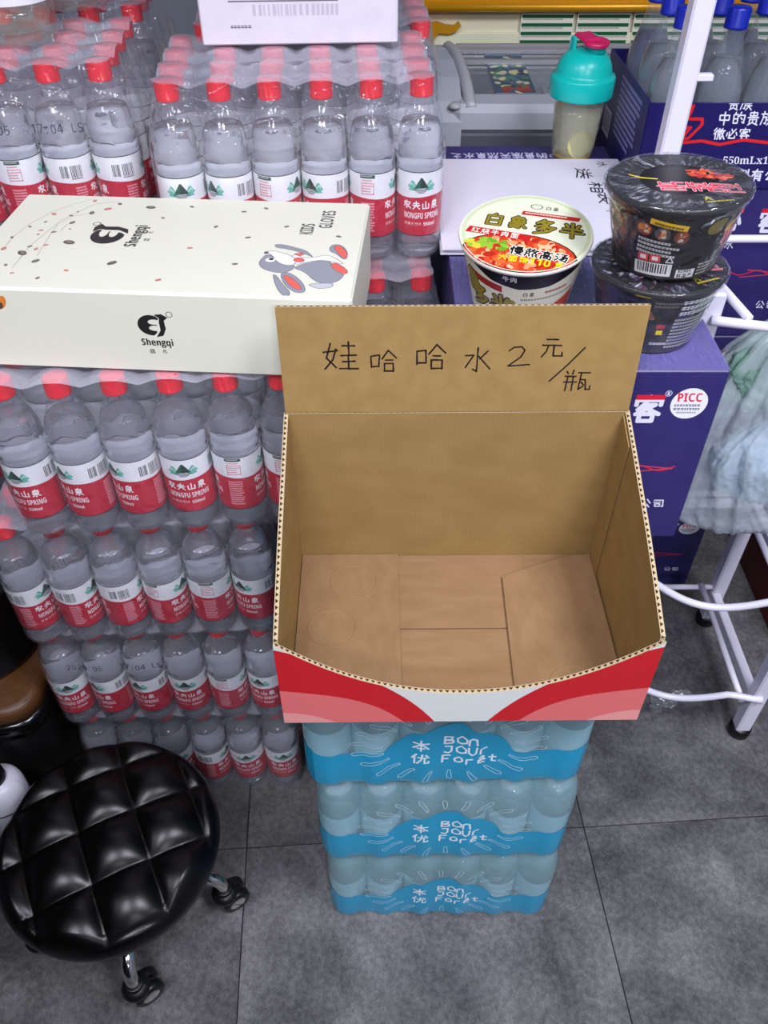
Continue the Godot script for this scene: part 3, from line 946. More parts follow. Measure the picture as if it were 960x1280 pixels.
func open_carton():
	var t := thing("open_carton", "open brown cardboard box with a hand-written price on its raised flap", "box", Vector3(0.082, 0.6685, -0.613), 0.6)
	t.scale = Vector3.ONE * 0.955
	var th := 0.005
	var red := Color(0.80, 0.10, 0.14)
	# outer print: red sweeps and pink waves on white
	var w := 1024
	var h := 366
	var im := canvas(w, h, Color(0.88, 0.90, 0.88))
	var pink := Color(0.90, 0.45, 0.45)
	for s in 2:
		var mir := func(x: float) -> float: return x if s == 0 else w - x
		var big := PackedVector2Array()
		var small := PackedVector2Array()
		var tiny := PackedVector2Array()
		for k in 25:
			var q := k / 24.0
			big.append(Vector2(mir.call(q * 435.0), 20 + 250 * pow(q, 1.15) + 96 * pow(q, 5)))
			small.append(Vector2(mir.call(q * 345.0), 205 + 60 * q + 101 * pow(q, 4)))
			tiny.append(Vector2(mir.call(q * 150.0), 315 + 51 * q * q))
		for a in [big, small, tiny]:
			a.append(Vector2(mir.call(0), h))
		fill_poly(im, big, red)
		fill_poly(im, small, pink)
		fill_poly(im, tiny, Color(0.93, 0.62, 0.60))
	M.carton_print = printed(im, 0.5)
	var plain := mat(Color(0.88, 0.90, 0.88), 0.5)
	var R := func(x0, y0, x1, y1): return [Vector2(x0, y0), Vector2(x1, y0), Vector2(x1, y1), Vector2(x0, y1)]
	part(t, "back_panel", prism(R.call(-0.198, 0, 0.198, 0.243), th), [M.card, plain, M.flute], Vector3(0, 0, -0.1285))
	# raised flap with the writing
	var fi := board_image(1200, 372, Color(0.60, 0.49, 0.30), 0.032, 8.0, 21)
	var ink := Color(0.11, 0.08, 0.07)
	han(fi, at2(140, 104, 126), "娃", ink, 0.045, 1.0, 0.012)
	han(fi, at2(296, 132, 104), "哈", ink, 0.05, 1.0, 0.012)
	han(fi, at2(446, 112, 118), "哈", ink, 0.047, 1.0, 0.012)
	han(fi, at2(604, 130, 104), "水", ink, 0.05, 1.0, 0.012)
	line(fi, [Vector2(760, 150), Vector2(775, 138), Vector2(800, 136), Vector2(812, 148), Vector2(800, 172), Vector2(760, 203), Vector2(832, 198)], 5, ink)
	han(fi, at2(852, 92, 96), "元", ink, 0.055, 1.0, 0.012)
	line(fi, [Vector2(1010, 140), Vector2(960, 200), Vector2(905, 258)], 5, ink)
	han(fi, at2(945, 206, 104), "瓶", ink, 0.05, 1.0, 0.012)
	part(t, "price_flap", prism([Vector2(-0.198, 0.001), Vector2(0.198, 0.001), Vector2(0.2005, 0.128), Vector2(-0.2005, 0.128)], th, Rect2(-0.2, 0, 0.4, 0.128)), [printed(fi, 0.85, 0.3), plain, M.flute], Vector3(0, 0.243, -0.1285), Vector3(-8, 0, 0))
	for s in [-1, 1]:
		# the side runs from the tall back down to the low front corner
		var poly := [Vector2(-0.1235, 0.0), Vector2(0.129, 0.0), Vector2(0.129, 0.243), Vector2(0.060, 0.219), Vector2(-0.02, 0.190), Vector2(-0.085, 0.163), Vector2(-0.1235, 0.1455)]
		part(t, "side_panel", prism(poly, th), [M.card if s < 0 else plain, plain if s < 0 else M.card, M.flute], Vector3(s * 0.1975, 0, 0), Vector3(0, 90, 0))
	part(t, "glue_flap", prism([Vector2(0.085, 0.004), Vector2(0.1255, 0.004), Vector2(0.1255, 0.238), Vector2(0.085, 0.224)], 0.0015), [M.card, M.card, M.card], Vector3(0.1935, 0, 0), Vector3(0, 90, 0))
	# front with its concave cut
	var fp := [Vector2(-0.2, 0.0), Vector2(0.2, 0.0)]
	for k in 33:
		var x := 0.2 - k * 0.4 / 32
		fp.append(Vector2(x, 0.055 + 0.088 * pow(absf(x / 0.2), 2.1)))
	part(t, "front_panel", prism(fp, th, null, true), [M.carton_print, M.card, M.flute, mat(red, 0.5)], Vector3(0, 0, 0.1265))
	# bottom: two outer flaps that meet in the middle, two inner ones over them
	var flat := Vector3(-90, 0, 0)
	part(t, "bottom_flap", prism(R.call(-0.194, 0.0006, 0.194, 0.125), 0.004), [M.card_base, M.card_base, M.card_base], Vector3(0, 0.0025, 0), flat)
	part(t, "bottom_flap", prism(R.call(-0.194, -0.124, 0.194, -0.0012), 0.004), [M.card_base, M.card_base, M.card_base], Vector3(0, 0.0025, 0), flat)
	part(t, "inner_flap", prism(R.call(-0.194, -0.123, -0.066, 0.125), 0.003), [M.card_base, M.card_base, M.card_base], Vector3(0, 0.0061, 0), flat)
	part(t, "inner_flap", prism([Vector2(0.064, -0.123), Vector2(0.192, -0.123), Vector2(0.192, 0.122), Vector2(0.150, 0.115), Vector2(0.070, 0.082)], 0.004), [M.card_base, M.card_base, M.card_base], Vector3(0, 0.0068, 0), flat + Vector3(0, 0, 0))
	# worn rings where the bottles stood: shallow pressed marks in the board
	for p in [[-0.150, 0.092], [-0.125, -0.075], [0.135, 0.090], [-0.150, 0.0]]:
		var ring := lathe([Vector2(0.0285, 0.0), Vector2(0.0292, 0.0006), Vector2(0.0300, 0.0006), Vector2(0.0307, 0.0)], 32)
		part(t, "pressed_ring", ring, M.card_base, Vector3(p[0], 0.0077 if p[0] < 0 else 0.0088, p[1]))

# ------------------------------------------------------------------ rolling stool

func stool():
	var t := thing("rolling_stool", "low round stool with tufted black leather seat and chrome legs on casters", "stool", Vector3(-0.418, 0, -0.562))
	var leather := mat(Color(0.014, 0.013, 0.016), 0.30, 0.0, 0.42)
	leather.normal_enabled = true
	leather.normal_texture = noise_tex(0.12, 256, Color.BLACK, Color.WHITE, true, 8, 2)
	leather.normal_scale = 0.06
	leather.uv1_scale = Vector3(3, 3, 1)
	var R := 0.166
	var an0 := deg_to_rad(27.0)
	var e1 := Vector2(cos(an0), -sin(an0))
	var e2 := Vector2(sin(an0), cos(an0))
	var s := 0.0840
	var seat := grid(400, 190, func(a, b):
		var an: float = a * TAU
		var r: float
		var y: float
		if b < 0.7:
			r = b / 0.7 * (R - 0.022)
			y = 0.0
		else:
			var q: float = (b - 0.7) / 0.3 * PI * 0.86
			r = R - 0.022 + sin(q) * 0.022
			y = -0.030 + cos(q) * 0.030
		var p := Vector2(cos(an), sin(an)) * r
		var u := p.dot(e1) / s + 0.42
		var v := p.dot(e2) / s + 0.18
		var puff := pow((sin(PI * u) ** 2 + 0.010) * (sin(PI * v) ** 2 + 0.010), 0.22)
		var k := 1.0 if b < 0.7 else maxf(0.0, 1.0 - (b - 0.7) / 0.16)
		y += 0.022 * (1.0 - pow(r / R, 2.0)) + (puff - 0.72) * 0.023 * k
		return Vector3(p.x, 0.243 + y, p.y), func(a, b): return Vector2(a * 4, b * 2))
	part(t, "seat", seat, leather)
	part(t, "seat_board", lathe([Vector2(0, 0.186), Vector2(0.150, 0.186), Vector2(0.158, 0.189), Vector2(0.158, 0.197), Vector2(0, 0.197)], 40), M.black_plastic)
	part(t, "column", lathe([Vector2(0, 0.075), Vector2(0.024, 0.075), Vector2(0.026, 0.08), Vector2(0.026, 0.188), Vector2(0, 0.188)], 20), M.chrome)
	part(t, "hub", lathe([Vector2(0, 0.080), Vector2(0.034, 0.080), Vector2(0.038, 0.086), Vector2(0.038, 0.122), Vector2(0.032, 0.128), Vector2(0, 0.128)], 24), M.chrome)
	for k in 5:
		var an := deg_to_rad(3.0 + 73.0 * k)
		var d := Vector3(cos(an), 0, sin(an))
		var leg := part(t, "leg", tube(bent([d * 0.03 + Vector3(0, 0.105, 0), d * 0.085 + Vector3(0, 0.110, 0), d * 0.128 + Vector3(0, 0.107, 0), d * 0.150 + Vector3(0, 0.090, 0), d * 0.154 + Vector3(0, 0.060, 0)], 6), 0.0105, 14), M.chrome)
		part(leg, "collar", lathe([Vector2(0.0108, 0.058), Vector2(0.0135, 0.058), Vector2(0.0135, 0.066), Vector2(0.0108, 0.066)], 16), M.black_plastic, d * 0.154)
		# caster: swivel head, fork and twin wheels with chrome rims
		var c := part(t, "caster", lathe([Vector2(0, 0.036), Vector2(0.012, 0.036), Vector2(0.021, 0.042), Vector2(0.022, 0.050), Vector2(0.017, 0.057), Vector2(0, 0.060)], 18), M.black_plastic, d * 0.154)
		var turn: float = [35.0, 40.0, 100.0, 200.0, 280.0][k]
		for q in [-1, 1]:
			var off := Vector3(0, 0, q * 0.011).rotated(Vector3.UP, deg_to_rad(turn)) + Vector3(0.012, 0, 0).rotated(Vector3.UP, deg_to_rad(turn))
			part(c, "wheel", lathe([Vector2(0.008, -0.008), Vector2(0.0205, -0.008), Vector2(0.0235, -0.005), Vector2(0.0235, 0.005), Vector2(0.0205, 0.008), Vector2(0.008, 0.008)], 22), M.black_plastic, off + Vector3(0, 0.0236, 0), Vector3(90, turn, 0))
			part(c, "wheel_rim", lathe([Vector2(0, -0.0092), Vector2(0.011, -0.0092), Vector2(0.015, -0.0075), Vector2(0.015, 0.0075), Vector2(0.011, 0.0092), Vector2(0, 0.0092)], 18), M.chrome, off + Vector3(0, 0.0236, 0), Vector3(90, turn, 0))

# ------------------------------------------------------------------ cream carton of gloves

func swan_mark(im: Image, x: float, y: float, s: float, c: Color, paper: Color):
	var P := func(a: Array) -> PackedVector2Array:
		var o := PackedVector2Array()
		for k in range(0, a.size(), 2):
			o.append(Vector2(x + a[k] * s, y + a[k + 1] * s))
		return o
	# round body with two scallops cut out of it, and a bird's neck curving over
	var body := PackedVector2Array()
	for k in 30:
		var an := k * TAU / 30
		body.append(Vector2(x + cos(an) * 0.56 * s - 0.1 * s, y + sin(an) * 0.50 * s))
	fill_poly(im, body, c)
	blob(im, x + 0.06 * s, y - 0.16 * s, 0.27 * s, 0.13 * s, paper)
	blob(im, x + 0.06 * s, y + 0.14 * s, 0.27 * s, 0.13 * s, paper)
	fill_poly(im, P.call([0.02, -0.62, 0.46, -0.60, 0.60, -0.40, 0.42, -0.18, 0.40, 0.25, 0.22, 0.55, -0.16, 0.62, 0.10, 0.35, 0.16, -0.10, 0.26, -0.34]), paper)
	fill_poly(im, P.call([0.10, -0.52, 0.42, -0.56, 0.66, -0.40, 0.48, -0.24, 0.50, 0.16, 0.34, 0.50, 0.04, 0.58, 0.26, 0.25, 0.26, -0.16, 0.30, -0.36]), c)

func glove_carton():
	var cream := Color(0.875, 0.875, 0.805)
	var t := thing("glove_carton", "long cream cardboard box printed with a grey rabbit and leaves", "box", Vector3(-0.245, 0.9130, -0.914), -3.8)
	part(t, "body", bevel_box(Vector3(0.44, 0.100, 0.24), 0.0025), mat(cream, 0.45))
	# lid print, drawn upright and then turned a quarter
	var im := canvas(720, 1320, cream)
	var ink := Color(0.13, 0.13, 0.13)
	swan_mark(im, 402, 412, 120, ink, cream)
	latin(im, at2(306, 486, 58), "Shengqi", ink, "Droid Sans", true, 0.78)
	latin(im, at2(308, 486, 58), "Shengqi", ink, "Droid Sans", true, 0.78)
	han(im, at2(352, 548, 24), "盛", ink, 0.08)
	han(im, at2(410, 548, 24), "元", ink, 0.08)
	for k in 20:
		blob(im, 480 + cos(k * TAU / 20) * 13, 345 + sin(k * TAU / 20) * 13, 2, 2, ink)
	# twigs with leaves sweeping in from the corner, single leaves drifting over the lid
	var twigs := [
		[253, 81, 362, 80, 463, 100, 569, 144, 645, 202, 696, 264],
		[126, 167, 289, 166, 410, 187, 495, 201, 576, 241, 651, 286, 684, 369],
		[217, 218, 355, 207, 469, 202, 540, 238, 571, 296],
		[413, 233, 463, 235, 487, 256],
	]
	var leaves := [[263, 82, 1, 14], [235, 159, 0, 22], [180, 227, 0, 16], [351, 77, 0, 9], [441, 108, 0, 9], [552, 158, 1, 13], [413, 160, 1, 10], [300, 219, 1, 10], [268, 196, 1, 11], [326, 293, 0, 24], [484, 251, 0, 14], [571, 296, 0, 15], [609, 345, 1, 16], [657, 377, 0, 12], [678, 273, 1, 12], [403, 210, 0, 10], [286, 167, 0, 10], [381, 161, 0, 7], [483, 151, 0, 8], [543, 226, 0, 9], [576, 241, 0, 7], [183, 491, 0, 19], [121, 354, 1, 10], [63, 278, 0, 10], [91, 180, 1, 8], [145, 137, 0, 9], [545, 573, 0, 9], [634, 503, 0, 20], [76, 682, 1, 9], [431, 260, 0, 6], [619, 862, 0, 11], [654, 940, 0, 11], [503, 1041, 0, 11], [405, 916, 0, 11], [435, 1238, 0, 11], [650, 657, 0, 11], [485, 784, 0, 11], [311, 729, 1, 11], [204, 909, 0, 11], [76, 678, 1, 11], [406, 917, 0, 11], [185, 491, 0, 11]]
	for tw in twigs:
		var pts := []
		for k in range(0, tw.size(), 2):
			pts.append(Vector2(tw[k], tw[k + 1]))
		line(im, pts, 2.2, Color(0.62, 0.61, 0.57))
	for lf in leaves:
		blob(im, lf[0], lf[1], lf[3] * 0.62, lf[3] * 0.95, [Color(0.38, 0.35, 0.30), Color(0.72, 0.42, 0.35)][lf[2]], lf[0] * 0.03)
		blob(im, lf[0] + lf[3] * 0.12, lf[1], lf[3] * 0.25, lf[3] * 0.5, [Color(0.55, 0.50, 0.42), Color(0.84, 0.60, 0.50)][lf[2]], lf[0] * 0.03)
	latin(im, at2(442, 1086, 66), "KIDS", Color(0.22, 0.22, 0.22), "Droid Sans", true, 0.62)
	latin(im, at2(498, 1150, 66), "GLOVES", Color(0.22, 0.22, 0.22), "Droid Sans", true, 0.62)
	# a sitting rabbit with a bow
	var fur := Color(0.56, 0.57, 0.60)
	var dark := Color(0.36, 0.37, 0.40)
	var soft := Color(0.92, 0.92, 0.93)
	var rosy := Color(0.90, 0.38, 0.33)
	var soft2 := Color(0.74, 0.75, 0.78)
	var rabbit := [
		[soft2, [77, 1173, 88, 1197, 91, 1229, 92, 1257, 64, 1256, 52, 1215, 60, 1196]],
		[fur, [146, 1047, 128, 1065, 63, 1098, 27, 1124, -14, 1124, 7, 1098, 61, 1071]],
		[fur, [186, 1113, 212, 1128, 235, 1164, 254, 1210, 245, 1231, 209, 1235, 171, 1267, 153, 1288, 113, 1274, 92, 1253, 89, 1211, 116, 1184, 154, 1160, 172, 1139]],
		[soft, [241, 1090, 294, 1097, 264, 1131, 267, 1170, 290, 1206, 281, 1231, 252, 1259, 222, 1281, 245, 1231, 252, 1191, 228, 1141, 211, 1114]],
		[fur, [359, 1020, 361, 1047, 337, 1101, 318, 1138, 267, 1170, 281, 1153, 306, 1115, 329, 1062, 332, 1029]],
		[fur, [213, 988, 244, 992, 282, 1003, 273, 1029, 237, 1040, 206, 1071, 211, 1114, 181, 1114, 149, 1085, 156, 1046, 174, 1009]],
		[soft, [303, 999, 310, 1025, 292, 1068, 267, 1101, 232, 1116, 206, 1105, 208, 1071, 237, 1042, 268, 1030]],
		[fur, [148, 1071, 160, 1098, 114, 1142, 53, 1171, 21, 1169, 23, 1136, 72, 1097]],
		[rosy, [134, 1080, 135, 1101, 94, 1136, 48, 1161, 36, 1153, 64, 1117]],
		[rosy, [293, 1092, 302, 1138, 272, 1122]],
		[rosy, [241, 1100, 268, 1111, 259, 1136, 234, 1142, 230, 1121]],
		[fur, [345, 1214, 373, 1226, 369, 1257, 317, 1282, 269, 1284, 258, 1273, 303, 1244, 313, 1223]],
		[rosy, [356, 1226, 369, 1247, 332, 1273, 290, 1285, 261, 1277, 294, 1255]],
		[rosy, [229, 1232, 236, 1251, 202, 1283, 173, 1298, 153, 1288, 171, 1263, 204, 1238]],
	]
	for rp in rabbit:
		var pg := PackedVector2Array()
		for k in range(0, rp[1].size(), 2):
			pg.append(Vector2(rp[1][k], rp[1][k + 1]))
		for pass_n in 2:                              # round the corners of the traced outline
			var soft_pg := PackedVector2Array()
			for k in pg.size():
				var p0 := pg[k]
				var p1 := pg[(k + 1) % pg.size()]
				soft_pg.append(p0.lerp(p1, 0.25))
				soft_pg.append(p0.lerp(p1, 0.75))
			pg = soft_pg
		fill_poly(im, pg, rp[0])
		var edge := Array(pg)
		edge.append(pg[0])
		line(im, edge, 2.4, dark)
	blob(im, 241, 1024, 15, 17, Color.WHITE)
	blob(im, 247, 1026, 8, 9, Color(0.08, 0.08, 0.08))
	blob(im, 293, 1001, 10, 8, dark)
	im.rotate_90(COUNTERCLOCKWISE)
	part(t, "lid_print", sheet(0.435, 0.235, 0.0004), [printed(im, 0.45), M.label_in, M.label_in], Vector3(0, 0.1003, 0), Vector3(-90, 0, 0))
	var fr := canvas(1320, 300, cream)
	swan_mark(fr, 662, 116, 80, ink, cream)
	latin(fr, at2(608, 166, 36), "Shengqi", ink, "Droid Sans", true, 0.80)
	latin(fr, at2(609, 166, 36), "Shengqi", ink, "Droid Sans", true, 0.80)
	han(fr, at2(630, 210, 20), "盛", ink, 0.09)
	han(fr, at2(672, 210, 20), "元", ink, 0.09)
	for k in 20:
		blob(fr, 722 + cos(k * TAU / 20) * 10, 72 + sin(k * TAU / 20) * 10, 1.5, 1.5, ink)
	blob(fr, 168, 46, 14, 26, Color(0.85, 0.50, 0.22), 0.4)
	blob(fr, 160, 60, 8, 14, Color(0.35, 0.28, 0.22), 0.4)
	part(t, "front_print", sheet(0.435, 0.095, 0.0004), [printed(fr, 0.45), M.label_in, M.label_in], Vector3(0, 0.050, 0.1203))

# ------------------------------------------------------------------ purple cartons

func purple_board(w: int, h: int) -> Image:
	return board_image(w, h, Color(0.195, 0.17, 0.41), 0.02, 0.0, 31)

func purple_face() -> Image:
	# 0.30 x 0.25 m; pixels 2.4 per mm
	var im := purple_board(720, 600)
	var white := Color(0.90, 0.90, 0.95)
	var red := Color(0.85, 0.12, 0.22)
	var X := func(fr_right: float) -> float: return 720 - fr_right * 2400
	var Y := func(below: float) -> float: return below * 2400
	# the large mark, its roof in red
	for k in 3:
		han(im, at2(X.call(0.100 + 0.062 * k), Y.call(0.030), 92), ["客", "必", "微"][k], white, 0.15)
		rect(im, X.call(0.100 + 0.062 * k) + 6, Y.call(0.030) - 2, 82, 16, red)
	han(im, at2(X.call(0.190), Y.call(0.080), 38), "天然泉水", white, 0.10)
	latin(im, at2(X.call(0.0655), Y.call(0.022), 26), "®", white)
	# swoosh and the firm's line
	var p := []
	for k in 21:
		p.append(Vector2(X.call(0.115 - k * 0.0044), Y.call(0.135) + sin(k * 0.5) * 10))
	line(im, p, 5, red)
	line(im, [Vector2(X.call(0.10), Y.call(0.143)), Vector2(X.call(0.03), Y.call(0.136)), Vector2(X.call(0.09), Y.call(0.130))], 4, Color(0.80, 0.25, 0.35))
	han(im, at2(X.call(0.060), Y.call(0.184), 40, 0, -0.15), "公司", white, 0.11)
	# round insurance seal
	blob(im, X.call(0.034), Y.call(0.041), 52, 50, Color(0.93, 0.93, 0.95))
	latin(im, at2(X.call(0.034) - 42, Y.call(0.041) - 38, 38, 0, -0.15), "PICC", red, "Droid Sans", true, 0.84)
	small_print(im, X.call(0.034) - 40, Y.call(0.041) + 4, 78, 2, 12, Color(0.30, 0.30, 0.45))
	small_print(im, X.call(0.034) - 28, Y.call(0.041) + 28, 56, 1, 9, Color(0.45, 0.45, 0.55))
	return im

var face_mat: StandardMaterial3D

func purple_carton(label: String, at: Vector3, size: Vector3, yaw := 0.0) -> Node3D:
	var t := thing("purple_carton", label, "box", at, yaw, "purple drink cartons")
	part(t, "body", bevel_box(size, 0.002), M.purple)
	part(t, "front_print", sheet(size.x - 0.005, size.y - 0.005, 0.0004), [face_mat, M.purple, M.purple], Vector3(0, size.y / 2, size.z / 2 + 0.0002))
	return t

func purple_cartons():
	M.navy = mat(Color(0.11, 0.09, 0.36), 0.40)
	face_mat = printed(purple_face(), 0.36)
	var lv := [[0.0, 0.2205], [0.2213, 0.2205], [0.4426, 0.2205], [0.6639, 0.2641]]
	var word := ["lowest", "second", "third", "top"]
	for k in 4:
		var h: float = lv[k][1]
		var what := "purple drink carton carrying the noodle cups" if k == 3 else "purple drink carton, %s of the stack under the noodle cups" % word[k]
		var c := purple_carton(what, Vector3(0.2265 if k < 3 else 0.2375, lv[k][0], -0.9155 if k < 3 else -0.9105), Vector3(0.278 if k < 3 else 0.300, h, 0.262 if k < 3 else 0.272))
		if k == 3:
			# shrink film wrinkles on the lid
			var fm := pane(Color(0.62, 0.60, 0.90), 0.22, 0.2)
			fm.normal_enabled = true
			fm.normal_texture = noise_tex(0.03, 256, Color.BLACK, Color.WHITE, true, 17, 3)
			fm.normal_scale = 1.0
			fm.uv1_scale = Vector3(7, 0.6, 1)
			part(c, "lid_film", sheet(0.298, 0.270, 0.0004), [fm, fm, fm], Vector3(0, h + 0.0005, 0), Vector3(-90, 0, 0))
		what = "purple drink carton carrying the white paper sheets" if k == 3 else "purple drink carton, %s of the stack under the paper sheets" % word[k]
		var d := purple_carton(what, Vector3(0.2325, lv[k][0], -1.2545), Vector3(0.288, h, 0.393))
		if k == 3:
			var im := purple_board(700, 130)
			han(im, Transform2D(PI, Vector2(48, 48), 0.0, Vector2(600, 98)), "贵族中的贵族天然泉水之", Color(0.82, 0.82, 0.93), 0.12)
			part(d, "lid_print", sheet(0.284, 0.073, 0.0004), [printed(im, 0.4), M.purple, M.purple], Vector3(0, h + 0.0003, -0.157), Vector3(-90, 0, 0))
		what = "purple drink carton right under the open tray of blue-capped bottles" if k == 3 else "purple drink carton, %s of the stack under the tray of blue-capped bottles" % word[k]
		purple_carton(what, Vector3(0.545, lv[k][0], -1.411), Vector3(0.314, h, 0.272))
	# open tray with big bottles
	var t := thing("bottle_tray", "open purple carton tray holding clear bottles with blue caps", "box", Vector3(0.543, 0.9285, -1.411), 0.0)
	var im := board_image(900, 354, Color(0.11, 0.09, 0.36), 0.015, 0.0, 12)
	var white := Color(0.92, 0.92, 0.97)
	var red := Color(0.88, 0.14, 0.15)
	# 0.30 x 0.118 m; 3 px per mm; left edge at x = 0.368
	han(im, at2(318, -22, 50, 0, -0.12), "贵族", white, 0.10)
	han(im, at2(290, 30, 58, 0, -0.12), "中的贵族", white, 0.10)
	han(im, at2(288, 96, 52, 0, -0.12), "微必客", white, 0.11)
	line(im, [Vector2(140, 30), Vector2(180, 10), Vector2(172, 50), Vector2(110, 60), Vector2(230, 62), Vector2(235, 84), Vector2(190, 140), Vector2(120, 150), Vector2(128, 100), Vector2(190, 96), Vector2(150, 160), Vector2(250, 150), Vector2(330, 165), Vector2(430, 146), Vector2(560, 160), Vector2(700, 148)], 13, red)
	for k in 3:
		latin(im, at2(528, 62 + k * 26, 24, 0, -0.12), ["GUI ZU", "ZHONG DE", "WEI BI KE"][k], white, "Droid Serif", true)
	latin(im, at2(360, 210, 44, 0, -0.15), "550mLx12", white, "Droid Serif", true)
	han(im, at2(592, 216, 40, 0, -0.1), "瓶", white, 0.10)
	han(im, at2(380, 266, 58, 0, -0.12), "饮料有公司", white, 0.12)
	var fm2 := printed(im, 0.36)
	var w := 0.314
	var d2 := 0.275
	var hh := 0.124
	var P = M.navy
	part(t, "front_wall", sheet(w, hh, 0.004), [fm2, P, P], Vector3(0, hh / 2, d2 / 2))
	part(t, "back_wall", sheet(w, hh, 0.004), [P, P, P], Vector3(0, hh / 2, -d2 / 2))
	var sd := board_image(600, 270, Color(0.11, 0.09, 0.36), 0.015, 0.0, 5)
	rect(sd, 60, 170, 110, 90, Color(0.86, 0.86, 0.90))
	bars(sd, 68, 178, 94, 70, Color(0.25, 0.25, 0.35), 4)
	small_print(sd, 230, 24, 300, 10, 20, Color(0.55, 0.55, 0.75))
	part(t, "side_wall", sheet(d2, hh, 0.004), [P, printed(sd, 0.4), P], Vector3(-w / 2, hh / 2, 0), Vector3(0, 90, 0))
	part(t, "side_wall", sheet(d2, hh, 0.004), [P, P, P], Vector3(w / 2, hh / 2, 0), Vector3(0, 90, 0))
	part(t, "tray_floor", sheet(w, d2, 0.003), [P, P, P], Vector3(0, 0.0018, 0), Vector3(-90, 0, 0))
	var prof := []
	for p in [[0.0, 0.004], [0.022, 0.003], [0.031, 0.0], [0.0345, 0.005], [0.0350, 0.02], [0.0335, 0.04], [0.0350, 0.06], [0.0350, 0.115], [0.0335, 0.130], [0.0290, 0.150], [0.0235, 0.168], [0.0185, 0.184], [0.0150, 0.196], [0.0145, 0.210]]:
		prof.append(Vector2(p[0], p[1]))
	var facet := func(an, y, r): return r * (1.0 - 0.05 * absf(sin(an * 4.0 + y * 40.0)) * smoothstep(0.03, 0.08, y) * (1.0 - smoothstep(0.16, 0.19, y)))
	var shell := lathe(prof, 32, facet)
	var wp := [Vector2(0, 0.005)]
	for p in prof:
		if p.y > 0.0 and p.y < 0.170 and p.x > 0.023:
			wp.append(Vector2(p.x - 0.0009, p.y + 0.001))
	wp.append(Vector2(0.0, wp[-1].y))
	var wat := lathe(wp, 32, facet)
	var cap := lathe([Vector2(0.0145, 0.208), Vector2(0.0166, 0.208), Vector2(0.0168, 0.211), Vector2(0.0163, 0.212), Vector2(0.0163, 0.232), Vector2(0.0150, 0.2345), Vector2(0, 0.2348)], 40, func(an, y, r): return r + (0.0004 * signf(sin(an * 20.0)) if y > 0.2125 and y < 0.2325 else 0.0))
	M.blue_cap = mat(Color(0.05, 0.13, 0.62), 0.35)
	M.clear_shell = pane(Color(0.80, 0.88, 0.92), 0.08, 0.04)
	var n := 0
	for iz in 3:
		for ix in 4:
			n += 1
			var at := Vector3(0.4265 + ix * 0.0715, 0.9322, -1.411 + 0.090 - iz * 0.0765)
			var b := thing("large_water_bottle", "clear faceted water bottle with a blue screw cap in the purple tray", "bottle", at, rng.randf_range(0, 90), "blue-capped bottles in the purple tray")
			b.scale = Vector3.ONE * 0.99
			part(b, "body", shell, M.clear_shell)
			part(b, "water", wat, M.water)
			part(b, "cap", cap, M.blue_cap)

# ------------------------------------------------------------------ noodle cups

func cup_meshes(rb: float, rt: float, h: float) -> Array:
	var side := grid(64, 6, func(a, b):
		var r := lerpf(rb, rt, b)
		return Vector3(r * cos(a * TAU), b * (h - 0.006) + 0.003, r * sin(a * TAU)), func(a, b): return Vector2(1.0 - a, 1.0 - b))
	var foot := lathe([Vector2(0, 0.002), Vector2(rb - 0.006, 0.002), Vector2(rb - 0.005, 0.0), Vector2(rb - 0.001, 0.0), Vector2(rb + 0.0002, 0.003), Vector2(rb, 0.0045)], 48)
	var rim := lathe([Vector2(rt - 0.001, h - 0.0065), Vector2(rt + 0.0025, h - 0.006), Vector2(rt + 0.0035, h - 0.003), Vector2(rt + 0.0025, h - 0.0005), Vector2(rt, h)], 64)
	var lid := grid(64, 8, func(a, b):
		var r: float = b * (rt + 0.0028)
		return Vector3(r * cos(a * TAU), h + 0.0006 - 0.0008 * b, r * sin(a * TAU)), func(a, b): return Vector2(0.5 + 0.5 * b * cos(a * TAU), 0.5 + 0.5 * b * sin(a * TAU)), false)
	return [side, foot, rim, lid]

func food_dots(im: Image, x: float, y: float, rx: float, ry: float, cols: Array, n: int, sz: float, turn := 0.0):
	for k in n:
		var an := rng.randf() * TAU
		var q := sqrt(rng.randf())
		var o := Vector2(cos(an) * rx * q, sin(an) * ry * q).rotated(turn)
		blob(im, x + o.x, y + o.y, sz * rng.randf_range(0.5, 1.5), sz * rng.randf_range(0.4, 1.0), cols[rng.randi() % cols.size()], rng.randf() * 3)

